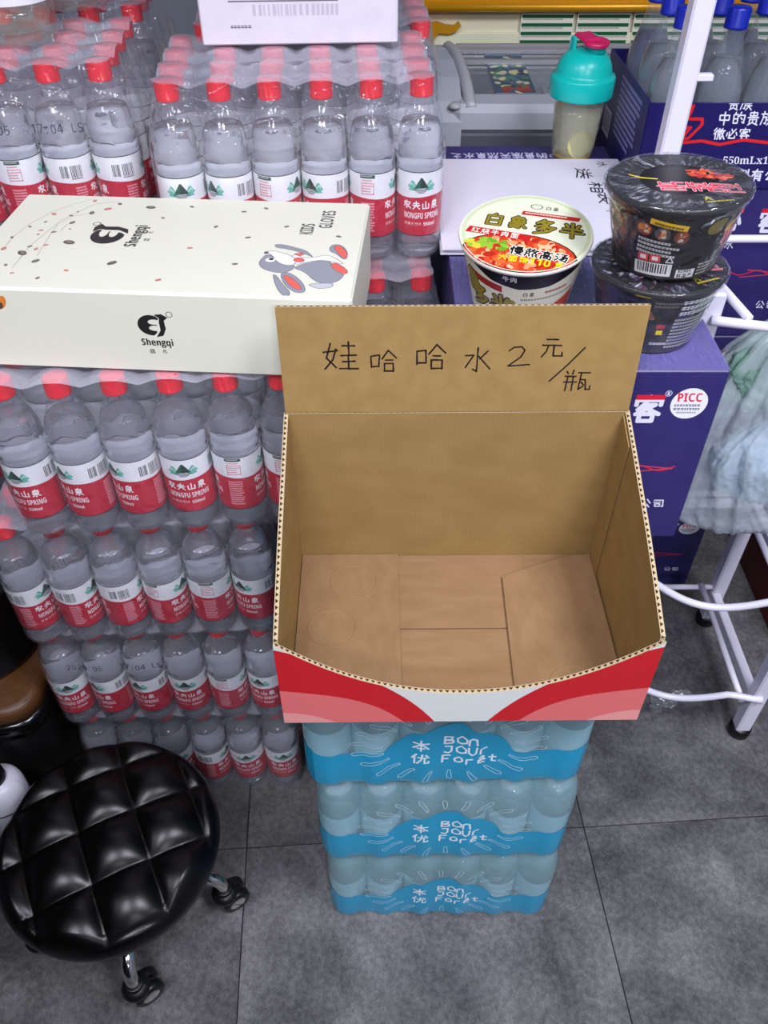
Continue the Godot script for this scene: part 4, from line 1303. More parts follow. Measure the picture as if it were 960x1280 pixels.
func noodle_cups():
	# --- cream cup: lid drawn with the front at the bottom of the picture
	var cream := Color(0.88, 0.90, 0.79)
	var gold := Color(0.56, 0.50, 0.14)
	var black := Color(0.10, 0.09, 0.09)
	var im := canvas(768, 768, cream)
	blob(im, 384, 384, 372, 372, Color(0.80, 0.84, 0.68))
	blob(im, 384, 384, 350, 350, cream)
	# picture of the soup in a black bowl along the front
	blob(im, 384, 600, 330, 190, black)
	blob(im, 384, 590, 316, 172, Color(0.80, 0.24, 0.12))
	food_dots(im, 384, 590, 290, 150, [Color(0.90, 0.42, 0.22), Color(0.72, 0.16, 0.09), Color(0.93, 0.60, 0.42), Color(0.86, 0.32, 0.18), Color(0.95, 0.74, 0.56)], 150, 24)
	food_dots(im, 200, 545, 120, 50, [Color(0.40, 0.66, 0.16), Color(0.55, 0.76, 0.22), Color(0.85, 0.80, 0.25)], 34, 22)
	food_dots(im, 440, 560, 40, 20, [Color(0.50, 0.70, 0.2)], 6, 14)
	fill_poly(im, PackedVector2Array([Vector2(0, 640), Vector2(384, 790), Vector2(768, 640), Vector2(768, 768), Vector2(0, 768)]), black)
	han(im, at2(118, 236, 130), "白象", black, 0.21, 1.08)
	han(im, at2(118, 236, 130), "白象", gold, 0.12, 1.08)
	han(im, at2(400, 240, 150, 0, -0.1), "多半", black, 0.21, 1.06)
	han(im, at2(400, 240, 150, 0, -0.1), "多半", gold, 0.12, 1.06)
	fill_poly(im, PackedVector2Array([Vector2(56, 390), Vector2(430, 414), Vector2(420, 470), Vector2(40, 450)]), Color(0.76, 0.13, 0.13))
	han(im, at2(72, 396, 52, 3), "红烧牛肉面", Color(0.97, 0.94, 0.88), 0.11, 1.12)
	fill_poly(im, PackedVector2Array([Vector2(330, 176), Vector2(670, 176), Vector2(664, 216), Vector2(324, 216)]), Color(0.72, 0.15, 0.13))
	small_print(im, 344, 188, 300, 1, 24, Color(0.95, 0.85, 0.75))
	for k in 14:
		blob(im, 400 + cos(k * TAU / 14) * 34, 118 + sin(k * TAU / 14) * 24, 5, 5, Color(0.35, 0.38, 0.30))
	han(im, at2(450, 100, 42), "白象", Color(0.2, 0.2, 0.18), 0.09)
	for q in [[Color(0.97, 0.97, 0.94), 0.26], [black, 0.13]]:
		han(im, at2(330, 528, 80, 3), "慢熬高汤", q[0], q[1], 1.06)
	han(im, at2(276, 616, 56, 2), "大面饼", Color(0.98, 0.86, 0.12), 0.13, 1.05)
	latin(im, at2(452, 606, 84, 2), "110", Color(0.98, 0.86, 0.12), "Droid Sans", true, 0.9)
	han(im, at2(594, 626, 54, 2), "克", Color(0.98, 0.86, 0.12), 0.13)
	var lidm := printed(im, 0.3)
	# side: front at u = 0.75
	var sm := canvas(1536, 300, Color(0.86, 0.85, 0.75))
	fill_poly(sm, PackedVector2Array([Vector2(930, 0), Vector2(1500, 0), Vector2(1440, 50), Vector2(1300, 82), Vector2(1180, 88), Vector2(1060, 66), Vector2(980, 30)]), black)
	han(sm, at2(1110, 24, 30), "牛肉", Color(0.9, 0.9, 0.88), 0.1)
	fill_poly(sm, PackedVector2Array([Vector2(930, 60), Vector2(1110, 84), Vector2(1110, 118), Vector2(930, 96)]), Color(0.60, 0.16, 0.12))
	for q in [[black, 0.22], [gold, 0.13]]:
		han(sm, at2(930, 120, 118, 4, -0.1), "多半", q[0], q[1], 0.98)
		han(sm, at2(770, 70, 118, 0, -0.1), "白象", q[0], q[1], 0.98)
		han(sm, at2(160, 100, 118, 0, -0.1), "白象多半", q[0], q[1], 1.0)
	han(sm, at2(1195, 102, 26), "白象", Color(0.2, 0.2, 0.18), 0.09)
	small_print(sm, 1290, 108, 120, 1, 20, Color(0.55, 0.18, 0.14))
	small_print(sm, 1190, 140, 250, 1, 16, Color(0.35, 0.34, 0.30))
	fill_poly(sm, PackedVector2Array([Vector2(1200, 300), Vector2(1330, 200), Vector2(1470, 150), Vector2(1470, 300)]), Color(0.88, 0.60, 0.32))
	fill_poly(sm, PackedVector2Array([Vector2(1340, 300), Vector2(1360, 190), Vector2(1480, 160), Vector2(1480, 300)]), Color(0.78, 0.28, 0.16))
	blob(sm, 1150, 172, 22, 24, gold)
	line(sm, [Vector2(1160, 190), Vector2(1210, 250)], 5, Color(0.5, 0.4, 0.3))
	blob(sm, 1272, 214, 20, 18, black)
	blob(sm, 1272, 236, 17, 20, Color(0.90, 0.66, 0.52))
	rect(sm, 0, 60, 70, 150, Color(0.93, 0.93, 0.90))
	bars(sm, 6, 70, 60, 120, black, 3)
	small_print(sm, 640, 50, 100, 10, 20, Color(0.40, 0.36, 0.30))
	var sidem := printed(sm, 0.3)
	var cm := cup_meshes(0.0575, 0.0732, 0.093)
	var foam := mat(Color(0.90, 0.89, 0.83), 0.5)
	var t := thing("noodle_cup", "cream instant noodle cup with a picture of red beef noodle soup on its lid", "noodle cup", Vector3(0.1665, 0.9325, -0.918), -17.0)
	part(t, "body", cm[0], sidem)
	part(t, "foot", cm[1], foam)
	part(t, "rim", cm[2], foam)
	part(t, "lid", cm[3], lidm)
	t.rotation_degrees.x = 9.0
	t.position.y = 0.9372
	# --- black cups
	var bk := Color(0.045, 0.042, 0.045)
	var bl := canvas(768, 768, bk)
	blob(bl, 384, 384, 380, 380, Color(0.14, 0.14, 0.15))
	blob(bl, 384, 384, 362, 362, Color(0.07, 0.07, 0.075))
	var rose := Color(0.86, 0.22, 0.32)
	for q in [[Color(0.93, 0.75, 0.78), 0.17], [rose, 0.10]]:
		han(bl, at2(250, 400, 118, 4, -0.15), "불닭볶음면", q[0], q[1], 0.72)
	food_dots(bl, 560, 300, 130, 60, [Color(0.82, 0.30, 0.20), Color(0.90, 0.45, 0.30), Color(0.70, 0.20, 0.18)], 60, 20, 0.2)
	line(bl, [Vector2(130, 300), Vector2(190, 345), Vector2(270, 365)], 14, Color(0.92, 0.80, 0.12))
	han(bl, at2(470, 600, 46, -8), "大", Color(0.92, 0.85, 0.10), 0.14)
	small_print(bl, 480, 660, 150, 1, 26, Color(0.90, 0.83, 0.1), -12)
	var blid := printed(bl, 0.25)
	var white := Color(0.86, 0.86, 0.86)
	var s1 := canvas(1536, 300, bk)
	# food pictures, pill, small print, marks, bar code: left of the front; the front is at x = 1152
	fill_poly(s1, PackedVector2Array([Vector2(1030, 40), Vector2(1170, 62), Vector2(1166, 86), Vector2(1026, 64)]), Color(0.90, 0.72, 0.08))
	small_print(s1, 1046, 56, 110, 1, 16, bk, 9)
	for k in 3:
		blob(s1, 1008 + k * 72, 92 + k * 10, 30, 28, [Color(0.50, 0.22, 0.12), Color(0.30, 0.30, 0.34), Color(0.42, 0.20, 0.16)][k])
		food_dots(s1, 1008 + k * 72, 92 + k * 10, 20, 18, [Color(0.85, 0.50, 0.20), Color(0.80, 0.74, 0.66), Color(0.60, 0.25, 0.15)], 12, 8)
	small_print(s1, 986, 130, 170, 4, 18, white, 5)
	for k in 2:
		rect(s1, 990 + k * 52, 196, 46, 34, Color(0.80, 0.26, 0.26))
		rect(s1, 1000 + k * 52, 204, 26, 18, Color(0.95, 0.85, 0.85))
	line(s1, [Vector2(1112, 226), Vector2(1126, 200), Vector2(1142, 226), Vector2(1112, 226)], 5, white)
	rect(s1, 976, 234, 166, 58, Color(0.88, 0.88, 0.88))
	bars(s1, 990, 238, 136, 42, Color(0.08, 0.08, 0.08), 3)
	rect(s1, 1164, 258, 86, 40, white)
	latin(s1, at2(1172, 256, 20), "KOREA", bk, "Droid Sans", true, 0.95)
	han(s1, at2(1170, 276, 22), "韩国产", bk, 0.11, 1.1)
	small_print(s1, 1262, 240, 130, 4, 15, white)
	blob(s1, 1290, 80, 46, 30, Color(0.46, 0.42, 0.22), -0.3)
	for q in [[Color(0.93, 0.80, 0.82), 0.18], [rose, 0.11]]:
		han(s1, at2(1330, 110, 110, -12), "불닭", q[0], q[1], 0.9)
	blob(s1, 1380, 96, 44, 16, Color(0.90, 0.76, 0.10), -0.4)
	food_dots(s1, 860, 140, 50, 90, [Color(0.42, 0.20, 0.14), Color(0.60, 0.40, 0.25), Color(0.25, 0.14, 0.10)], 40, 14)
	var s1m := printed(s1, 0.28)
	var s2 := canvas(1536, 300, bk)
	for k in 3:
		small_print(s2, 1150, 36 + k * 28, 290, 1, 30, Color(0.92, 0.92, 0.92), 2)
	small_print(s2, 1140, 126, 290, 9, 18, Color(0.80, 0.80, 0.80), 2)
	rect(s2, 1070, 150, 36, 22, Color(0.80, 0.15, 0.15))
	rect(s2, 1074, 180, 28, 24, Color(0.92, 0.85, 0.1))
	small_print(s2, 1060, 250, 80, 1, 20, white)
	small_print(s2, 1040, 40, 120, 2, 16, Color(0.5, 0.5, 0.5))
	food_dots(s2, 980, 110, 60, 30, [Color(0.42, 0.20, 0.14), Color(0.50, 0.30, 0.22)], 30, 14)
	rect(s2, 960, 6, 60, 18, Color(0.88, 0.80, 0.1))
	var s2m := printed(s2, 0.28)
	var bm := cup_meshes(0.0560, 0.0708, 0.0850)
	var dark := mat(Color(0.12, 0.12, 0.12), 0.4)
	var wrap := pane(Color(0.80, 0.80, 0.85), 0.03, 0.05)
	wrap.normal_enabled = true
	wrap.normal_texture = noise_tex(0.015, 256, Color.BLACK, Color.WHITE, true, 23, 3)
	wrap.normal_scale = 2.5
	wrap.uv1_scale = Vector3(3, 1, 1)
	var fn := func(an: float, k: float) -> float: return noise.get_noise_2d(cos(an) * 60 + 300, sin(an) * 60 + k * 40) * 0.0022
	var film := grid(72, 9, func(a, b):
		var an: float = a * TAU
		var prof: Array = [[0.0565, 0.002], [0.059, 0.018], [0.063, 0.036], [0.067, 0.054], [0.072, 0.070], [0.0762, 0.0770], [0.0765, 0.0815], [0.0735, 0.0838], [0.0725, 0.0836], [0.04, 0.0832]]
		var p: Array = prof[roundi(b * 9)]
		var r: float = p[0] + maxf(0.0, fn.call(an if b > 0 else 0.0, p[1] * 60.0)) * (1.0 if p[1] < 0.08 else 0.2)
		return Vector3(r * cos(an), p[1], r * sin(an)))
	for k in 2:
		var lab := "black instant noodle cup in clear film, standing on another black cup" if k == 1 else "black instant noodle cup on the purple carton, under another black cup"
		var c := thing("noodle_cup", lab, "noodle cup", Vector3(0.3085 + 0.003 * k, 0.9288 + k * 0.0875, -0.862), [12.0, -6.0][k])
		part(c, "body", bm[0], [s2m, s1m][k])
		part(c, "foot", bm[1], dark)
		part(c, "rim", bm[2], dark)
		part(c, "lid", bm[3], blid)
		part(c, "film_wrap", film, wrap).scale = Vector3(1.0, 1.038, 1.0)
		if k == 1:
			c.rotation_degrees.z = 2.5
			c.position.y += 0.0035

# ------------------------------------------------------------------ white rack and its bag

func rack():
	var t := thing("metal_rack", "white tubular metal rack with wavy shelf rails and black feet", "rack", Vector3(0.55, 0, -1.03))
	var o := Vector3(0.55, 0, -1.03)
	var xl := 0.419
	var zl := -0.952
	var xr := 0.703
	var zf := -0.885
	var zb := -1.165
	for p in [[xl, zl, 0.932], [xr, zf, 0.955], [0.395, -1.178, 1.55], [xr + 0.012, zb, 1.55]]:
		var leg := part(t, "post", bevel_box(Vector3(0.028, p[2] - 0.018, 0.028), 0.003), M.white_paint, Vector3(p[0], 0.018, p[1]) - o)
		part(leg, "foot", lathe([Vector2(0, -0.018), Vector2(0.019, -0.018), Vector2(0.021, -0.014), Vector2(0.021, 0.004), Vector2(0.017, 0.008), Vector2(0, 0.008)], 20), M.black_plastic)
	part(t, "peg", bevel_box(Vector3(0.022, 0.008, 0.012), 0.001), M.white_paint, Vector3(0.418, 1.112, -1.172) - o)
	part(t, "screw", lathe([Vector2(0, 0), Vector2(0.005, 0), Vector2(0.004, 0.004), Vector2(0, 0.005)], 12), M.chrome, Vector3(xl - 0.014, 0.865, zl + 0.006) - o, Vector3(0, 0, 90))
	for y in [0.115, 0.385, 0.897]:
		var wave := []
		for k in 25:
			var q := k / 24.0
			wave.append(Vector3(lerpf(xl, xr, q), y + 0.022 - 0.042 * sin(clampf((q - 0.1) / 0.7, 0, 1) * PI) if y < 0.8 else y, lerpf(zl, zf, q) + 0.018) - o)
		part(t, "front_rail", tube(wave, 0.0065), M.white_paint)
		part(t, "back_rail", tube([Vector3(xl, y, zb) - o, Vector3(xr, y, zb) - o], 0.006), M.white_paint)
		part(t, "side_rail", tube([Vector3(xl, y, zl) - o, Vector3(xl, y, zb) - o], 0.006), M.white_paint)
		part(t, "side_rail", bevel_box(Vector3(0.018, 0.024, zf - zb), 0.002), M.white_paint, Vector3(xr + 0.006, y - 0.03, (zf + zb) / 2) - o)
		part(t, "cross_rail", tube([Vector3(0.672 if y < 0.8 else 0.462, y + 0.008, zf + 0.010 if y < 0.8 else -0.925) - o, Vector3(0.676 if y < 0.8 else 0.430, y + 0.008, zb) - o], 0.006), M.white_paint)
	part(t, "shelf_bar", bevel_box(Vector3(xr - xl, 0.018, 0.012), 0.002), M.white_paint, Vector3((xl + xr) / 2, 0.355, zb + 0.004) - o)
	# hanging bag of clear film with greenish goods in it
	var b := thing("plastic_bag", "crumpled translucent plastic bag hanging in the white rack", "bag", Vector3(0.575, 0.50, -0.985))
	var film := pane(Color(0.86, 0.91, 0.94), 0.34, 0.12)
	film.normal_enabled = true
	film.normal_texture = noise_tex(0.012, 512, Color.BLACK, Color.WHITE, true, 41, 4)
	film.normal_scale = 0.8
	film.uv1_scale = Vector3(2, 2, 1)
	var lump := func(rx: float, rz: float, h: float, amp: float, sd: float) -> ArrayMesh:
		return grid(150, 90, func(a, q):
			var an: float = a * TAU
			var g: float = sin(PI * pow(q, 0.62)) if q < 1.0 else 0.0
			g = pow(maxf(g, 0.0), 0.55)
			var cx := cos(an)
			var sz := sin(an)
			# broad dents, then sharp folds that run up the film
			var n := noise.get_noise_3d(cx * 50 + sd, q * 110, sz * 50) * 0.7
			n += 0.9 * (0.25 - absf(noise.get_noise_3d(cx * 120 + sd + q * 60, q * 45, sz * 120)))
			n += 0.45 * (0.25 - absf(noise.get_noise_3d(cx * 300 + sd, q * 190 + cx * 80, sz * 300)))
			var k := g * (1.0 + n * amp)
			return Vector3(cx * rx * k, h * q, sz * rz * k))
	part(b, "film", lump.call(0.140, 0.090, 0.385, 0.34, 3.0), film)
	var goods := mat(Color(0.42, 0.56, 0.50), 0.6)
	var paper := mat(Color(0.66, 0.76, 0.84), 0.6)
	part(b, "green_goods", lump.call(0.085, 0.055, 0.13, 0.4, 90.0), goods, Vector3(-0.01, 0.225, -0.01))
	part(b, "white_goods", lump.call(0.080, 0.052, 0.16, 0.5, 190.0), paper, Vector3(0.02, 0.05, -0.005))
	# handles of the bag, tied over the rail
	part(b, "handle", tube(bent([Vector3(-0.03, 0.375, 0.02), Vector3(-0.015, 0.405, 0.05), Vector3(0.0, 0.415, 0.095), Vector3(0.012, 0.398, 0.112)], 6), 0.005), film)

# ------------------------------------------------------------------ freezer and board at the back

func back_counter():
	var grey := mat(Color(0.72, 0.74, 0.77), 0.34)
	var t := thing("chest_freezer", "grey shop freezer with a glass lid and a rounded end cap", "freezer", Vector3(0.58, 0, -1.765))
	var W := 0.98
	part(t, "front_body", bevel_box(Vector3(W, 0.908, 0.06), 0.004), mat(Color(0.36, 0.37, 0.41), 0.45), Vector3(0.035, 0.0, 0.168))
	part(t, "front_trim", bevel_box(Vector3(W, 0.052, 0.078), 0.012), grey, Vector3(0.035, 0.905, 0.164))
	part(t, "back_body", bevel_box(Vector3(W, 0.945, 0.04), 0.004), grey, Vector3(0.035, 0.0, -0.185))
	part(t, "floor_pan", bevel_box(Vector3(W, 0.60, 0.30), 0.004), mat(Color(0.45, 0.47, 0.50), 0.5), Vector3(0.035, 0.0, -0.01))
	# end cap: a curved cheek that rises over the lid
	var cheek := [Vector2(-0.205, 0.0), Vector2(0.205, 0.0), Vector2(0.205, 0.930), Vector2(0.17, 0.955), Vector2(0.11, 0.976), Vector2(0.05, 0.986), Vector2(-0.03, 0.986), Vector2(-0.10, 0.976), Vector2(-0.17, 0.955), Vector2(-0.205, 0.930)]
	for x in [-0.465, 0.53]:
		part(t, "end_cap", prism(cheek, 0.05), grey, Vector3(x, 0, 0), Vector3(0, 90, 0))
	part(t, "end_rail", tube(bent([Vector3(-0.424, 0.950, 0.195), Vector3(-0.428, 0.968, 0.13), Vector3(-0.434, 0.980, 0.06), Vector3(-0.442, 0.986, -0.01), Vector3(-0.452, 0.982, -0.07)], 6), 0.011), mat(Color(0.72, 0.73, 0.75), 0.25))
	part(t, "knob", lathe([Vector2(0, 0), Vector2(0.012, 0), Vector2(0.012, 0.004), Vector2(0.008, 0.008), Vector2(0, 0.009)], 18), mat(Color(0.70, 0.71, 0.72), 0.3), Vector3(-0.452, 0.950, 0.188))
	var glass := pane(Color(0.60, 0.66, 0.68), 0.22, 0.02)
	part(t, "glass_lid", sheet(0.93, 0.31, 0.005), [glass, glass, glass], Vector3(0.045, 0.951, -0.025), Vector3(-90, 0, 0))
	for z in [-0.172, -0.135, -0.06]:
		part(t, "lid_rail", bevel_box(Vector3(0.94, 0.010, 0.016), 0.003), mat(Color(0.70, 0.71, 0.73), 0.3, 0.5), Vector3(0.04, 0.952, z))
	# stickers on the glass
	var im := canvas(200, 560, Color(0.20, 0.34, 0.44))
	food_dots(im, 100, 280, 90, 270, [Color(0.30, 0.48, 0.55), Color(0.16, 0.26, 0.36), Color(0.26, 0.40, 0.44), Color(0.85, 0.82, 0.62), Color(0.24, 0.52, 0.36)], 120, 20)
	food_dots(im, 100, 500, 80, 40, [Color(0.70, 0.25, 0.22), Color(0.60, 0.20, 0.20)], 20, 20)
	part(t, "sticker", sheet(0.075, 0.25, 0.0006), [printed(im, 0.3), grey, grey], Vector3(-0.335, 0.9545, 0.0), Vector3(-90, 0, 0))
	var im2 := canvas(400, 130, Color(0.60, 0.62, 0.64))
	rect(im2, 6, 6, 388, 118, Color(0.54, 0.56, 0.58))
	for rr in 3:
		small_print(im2, 30, 24 + rr * 34, 300, 1, 26, Color(0.14, 0.14, 0.16))
	part(t, "notice", sheet(0.135, 0.045, 0.0006), [printed(im2, 0.35), grey, grey], Vector3(-0.215, 0.9545, 0.105), Vector3(-90, 0, 0))
	# goods in the freezer
	for k in 7:
		var c: Color = [Color(0.75, 0.22, 0.18), Color(0.88, 0.87, 0.84), Color(0.55, 0.35, 0.22), Color(0.85, 0.80, 0.60), Color(0.70, 0.30, 0.28), Color(0.60, 0.66, 0.72), Color(0.88, 0.86, 0.80)][k]
		var word: String = ["red", "white", "brown", "cream", "rose", "grey", "ivory"][k]
		var g := thing("frozen_food_box", "small %s box of frozen food under the freezer glass" % word, "box", Vector3(0.26 + k * 0.11, 0.602, -1.78 + 0.02 * (k % 2)), 4.0 * (k % 3) - 4.0, "boxes in the freezer")
		part(g, "box", bevel_box(Vector3(0.095, 0.30, 0.12), 0.004), mat(c, 0.5))
	# board on the wall
	var b := thing("menu_board", "cream menu board in a gold frame with green-striped price sheets", "board", Vector3(0.62, 0.74, -2.246))
	part(b, "panel", bevel_box(Vector3(1.10, 0.225, 0.02), 0.002), mat(Color(0.90, 0.88, 0.76), 0.6))
	part(b, "lower_strip", bevel_box(Vector3(1.10, 0.055, 0.012), 0.002), mat(Color(0.93, 0.93, 0.80), 0.5), Vector3(0, 0.118, 0.014))
	var goldm := mat(Color(0.86, 0.62, 0.10), 0.35, 0.35)
	part(b, "gold_frame", bevel_box(Vector3(1.14, 0.085, 0.05), 0.010), goldm, Vector3(0, 0.222, 0.012))
	part(b, "gold_bead", tube([Vector3(-0.57, 0.232, 0.042), Vector3(0.57, 0.232, 0.042)], 0.010), goldm)
	var pm := canvas(320, 420, Color(0.90, 0.90, 0.83))
	for k in 9:
		rect(pm, 6, 14 + k * 46, 308, 19, Color(0.02, 0.36, 0.20))
		small_print(pm, 12, 37 + k * 46, 290, 1, 14, Color(0.45, 0.45, 0.42))
	var pmm := printed(pm, 0.5)
	for k in 5:
		part(b, "price_sheet", sheet(0.126, 0.165, 0.001), [pmm, M.label_in, M.label_in], Vector3(-0.232 + k * 0.134, 0.135, 0.0225 if k == 0 else 0.0225))
	# gold scroll ornament at the corner of the frame
	var sc := [Vector2(0.0, 0.0), Vector2(0.018, 0.006), Vector2(0.026, 0.030), Vector2(0.036, 0.042), Vector2(0.060, 0.040), Vector2(0.078, 0.046), Vector2(0.088, 0.058), Vector2(0.082, 0.066), Vector2(0.072, 0.058), Vector2(0.050, 0.060), Vector2(0.030, 0.066), Vector2(0.0, 0.060), Vector2(-0.02, 0.056), Vector2(-0.02, 0.02)]
	part(b, "gold_scroll", prism(sc, 0.012), goldm, Vector3(-0.525, 0.132, 0.024))

# ------------------------------------------------------------------ small things

func small_things():
	# sheets of paper with a note, on the purple carton
	var im := canvas(1120, 860, Color(0.90, 0.89, 0.94))
	var ink := Color(0.10, 0.10, 0.12)
	var q := func(x: float, z: float) -> Vector2: return Vector2((x - 0.075) / 0.288 * 1120, (z + 1.306) / 0.306 * 860)
	var put := func(x: float, z: float, s: float, ch: String):
		var p: Vector2 = q.call(x, z)
		han(im, Transform2D(deg_to_rad(96), Vector2(s, s), 0.0, p), ch, ink, 0.075, 1.0, 0.02)
	put.call(0.316, -1.268, 114, "送")
	put.call(0.330, -1.215, 118, "箱")
	put.call(0.334, -1.178, 114, "装")
	put.call(0.344, -1.296, 70, "水")
	for st in [[0.337, -1.258, 0.346, -1.262, 0.350, -1.250], [0.338, -1.236, 0.354, -1.236], [0.343, -1.226, 0.352, -1.222, 0.343, -1.214, 0.353, -1.212], [0.315, -1.141, 0.337, -1.141], [0.309, -1.117, 0.345, -1.116], [0.338, -1.124, 0.346, -1.118]]:
		var pts := []
		for k in range(0, st.size(), 2):
			pts.append(q.call(st[k], st[k + 1]))
		line(im, pts, 6, ink)
	var white := mat(Color(0.86, 0.85, 0.91), 0.6)
	var pp := thing("paper_sheets", "stack of white paper sheets with a hand-written note, on the purple carton", "paper", Vector3(0.2295, 0.9284, -1.2083), 0.0)
	for k in 3:
		part(pp, "sheet", bevel_box(Vector3(0.302 - 0.004 * k, 0.0024, 0.321 - 0.006 * k), 0.0004), white, Vector3(0.002 * k, 0.0002 + k * 0.0026, -0.002 * k), Vector3(0, 0.8 * k - 0.8, 0))
	part(pp, "note", sheet(0.302, 0.321, 0.0004), [printed(im, 0.6), white, white], Vector3(0, 0.0084, 0), Vector3(-90, 0, 0))
	# shaker
	var s := thing("shaker_bottle", "clear shaker with turquoise lid and pink flip cap, lemon drink inside", "bottle", Vector3(0.311, 0.9282, -1.402), 20.0)
	s.scale = Vector3.ONE * 1.048
	var bodym := pane(Color(0.82, 0.84, 0.78), 0.22, 0.12)
	var prof := [Vector2(0, 0.002), Vector2(0.028, 0.002), Vector2(0.031, 0.004), Vector2(0.0335, 0.02), Vector2(0.036, 0.06), Vector2(0.039, 0.098)]
	part(s, "body", lathe(prof, 40), bodym)
	var liq := mat(Color(0.90, 0.89, 0.70, 0.14), 0.05)
	liq.refraction_enabled = true
	liq.refraction_scale = 0.033
	part(s, "drink", lathe([Vector2(0, 0.0035), Vector2(0.029, 0.0035), Vector2(0.0325, 0.02), Vector2(0.035, 0.06), Vector2(0.0360, 0.076), Vector2(0, 0.076)], 40), liq)
	var lemon := part(s, "lemon_slice", lathe([Vector2(0, -0.002), Vector2(0.019, -0.002), Vector2(0.0205, 0), Vector2(0.019, 0.002), Vector2(0, 0.002)], 28), mat(Color(0.84, 0.82, 0.46), 0.4), Vector3(-0.004, 0.028, 0.024), Vector3(82, 0, 0))
	part(lemon, "flesh", lathe([Vector2(0, 0.0022), Vector2(0.016, 0.0022), Vector2(0.0165, 0.0015)], 24), mat(Color(0.88, 0.87, 0.62), 0.4))
	part(s, "sediment", lathe([Vector2(0, 0.0038), Vector2(0.0295, 0.0038), Vector2(0.031, 0.009), Vector2(0, 0.010)], 30), mat(Color(0.80, 0.68, 0.20), 0.5))
	var teal := mat(Color(0.04, 0.76, 0.72), 0.3)
	part(s, "lid", lathe([Vector2(0.038, 0.092), Vector2(0.0465, 0.092), Vector2(0.0475, 0.094), Vector2(0.0478, 0.118), Vector2(0.0470, 0.1205), Vector2(0.0420, 0.1225), Vector2(0.0410, 0.126), Vector2(0.0395, 0.134), Vector2(0.0350, 0.143), Vector2(0.0280, 0.150), Vector2(0.0180, 0.1545), Vector2(0, 0.156)], 44), teal)
	part(s, "spout", lathe([Vector2(0, 0.153), Vector2(0.014, 0.153), Vector2(0.013, 0.163), Vector2(0.011, 0.164), Vector2(0, 0.164)], 24), teal, Vector3(0.008, 0, 0.012))
	for k in [-1, 1]:
		part(s, "hinge_post", bevel_box(Vector3(0.005, 0.020, 0.014), 0.002), teal, Vector3(k * 0.017, 0.150, -0.012))
	var pinkm := mat(Color(0.82, 0.10, 0.36), 0.35)
	var fl := part(s, "flip_cap", bevel_box(Vector3(0.028, 0.006, 0.034), 0.0025), pinkm, Vector3(0, 0.1655, -0.004), Vector3(4, 0, 0))
	part(fl, "tip", lathe([Vector2(0, 0.0), Vector2(0.017, 0.0), Vector2(0.0185, 0.002), Vector2(0.0185, 0.006), Vector2(0.013, 0.0068), Vector2(0.010, 0.0045), Vector2(0, 0.0045)], 28), pinkm, Vector3(0.003, -0.001, 0.021))
	# white carton on the water pack
	var wc := thing("white_carton", "white cardboard carton with grey bar code print, on the red-capped water", "box", Vector3(-0.116, 1.1410, -1.318), 3.4)
	part(wc, "body", bevel_box(Vector3(0.258, 0.20, 0.19), 0.002), mat(Color(0.86, 0.84, 0.88), 0.55))
	var wi := board_image(756, 600, Color(0.86, 0.84, 0.88), 0.02, 7.0, 6)
	small_print(wi, 110, 536, 80, 1, 18, Color(0.40, 0.38, 0.42))
	bars(wi, 200, 462, 330, 40, Color(0.76, 0.74, 0.79), 6)
	rect(wi, 110, 448, 420, 5, Color(0.42, 0.40, 0.45))
	bars(wi, 110, 300, 480, 90, Color(0.55, 0.54, 0.58), 6)
	part(wc, "front_print", sheet(0.254, 0.196, 0.0004), [printed(wi, 0.55), M.label_in, M.label_in], Vector3(0, 0.10, 0.0952))
	# clear jars on the far water pack
	var jarm := pane(Color(0.90, 0.87, 0.76), 0.07, 0.04)
	var jp := [Vector2(0, 0.006), Vector2(0.028, 0.005), Vector2(0.040, 0.0), Vector2(0.048, 0.004), Vector2(0.051, 0.016), Vector2(0.050, 0.03), Vector2(0.051, 0.05), Vector2(0.051, 0.16), Vector2(0.046, 0.18), Vector2(0.038, 0.188)]
	var jm := lathe(jp, 40)
	var inner := lathe([Vector2(0, 0.012), Vector2(0.03, 0.011), Vector2(0.040, 0.016), Vector2(0.044, 0.028), Vector2(0.040, 0.040), Vector2(0, 0.044)], 36)
	var jl := lathe([Vector2(0.0515, 0.046), Vector2(0.0515, 0.150)], 40)
	var jc := lathe([Vector2(0.036, 0.184), Vector2(0.042, 0.184), Vector2(0.043, 0.205), Vector2(0.040, 0.208), Vector2(0, 0.208)], 36)
	for k in 2:
		var j := thing("clear_jar", ["clear plastic jar with a white label, standing near the edge of the far water pack", "clear plastic jar further back on the far water pack"][k], "jar", [Vector3(-0.478, 1.1503, -1.218), Vector3(-0.455, 1.1503, -1.395)][k], 10.0)
		part(j, "body", jm, jarm)
		part(j, "base_ring", inner, jarm)
		part(j, "label", jl, mat(Color(0.90, 0.90, 0.92), 0.4))
		part(j, "lid", jc, mat(Color(0.90, 0.90, 0.92), 0.4))
	# brown padded stool with a bucket on it
	var br := thing("padded_box_stool", "brown leather box stool with a black rim, carrying a black bucket", "stool", Vector3(-0.715, 0, -0.875))
	var brown := mat(Color(0.34, 0.21, 0.09), 0.45)
	brown.normal_enabled = true
	brown.normal_texture = noise_tex(0.03, 256, Color.BLACK, Color.WHITE, true, 51, 4)
	brown.normal_scale = 0.35
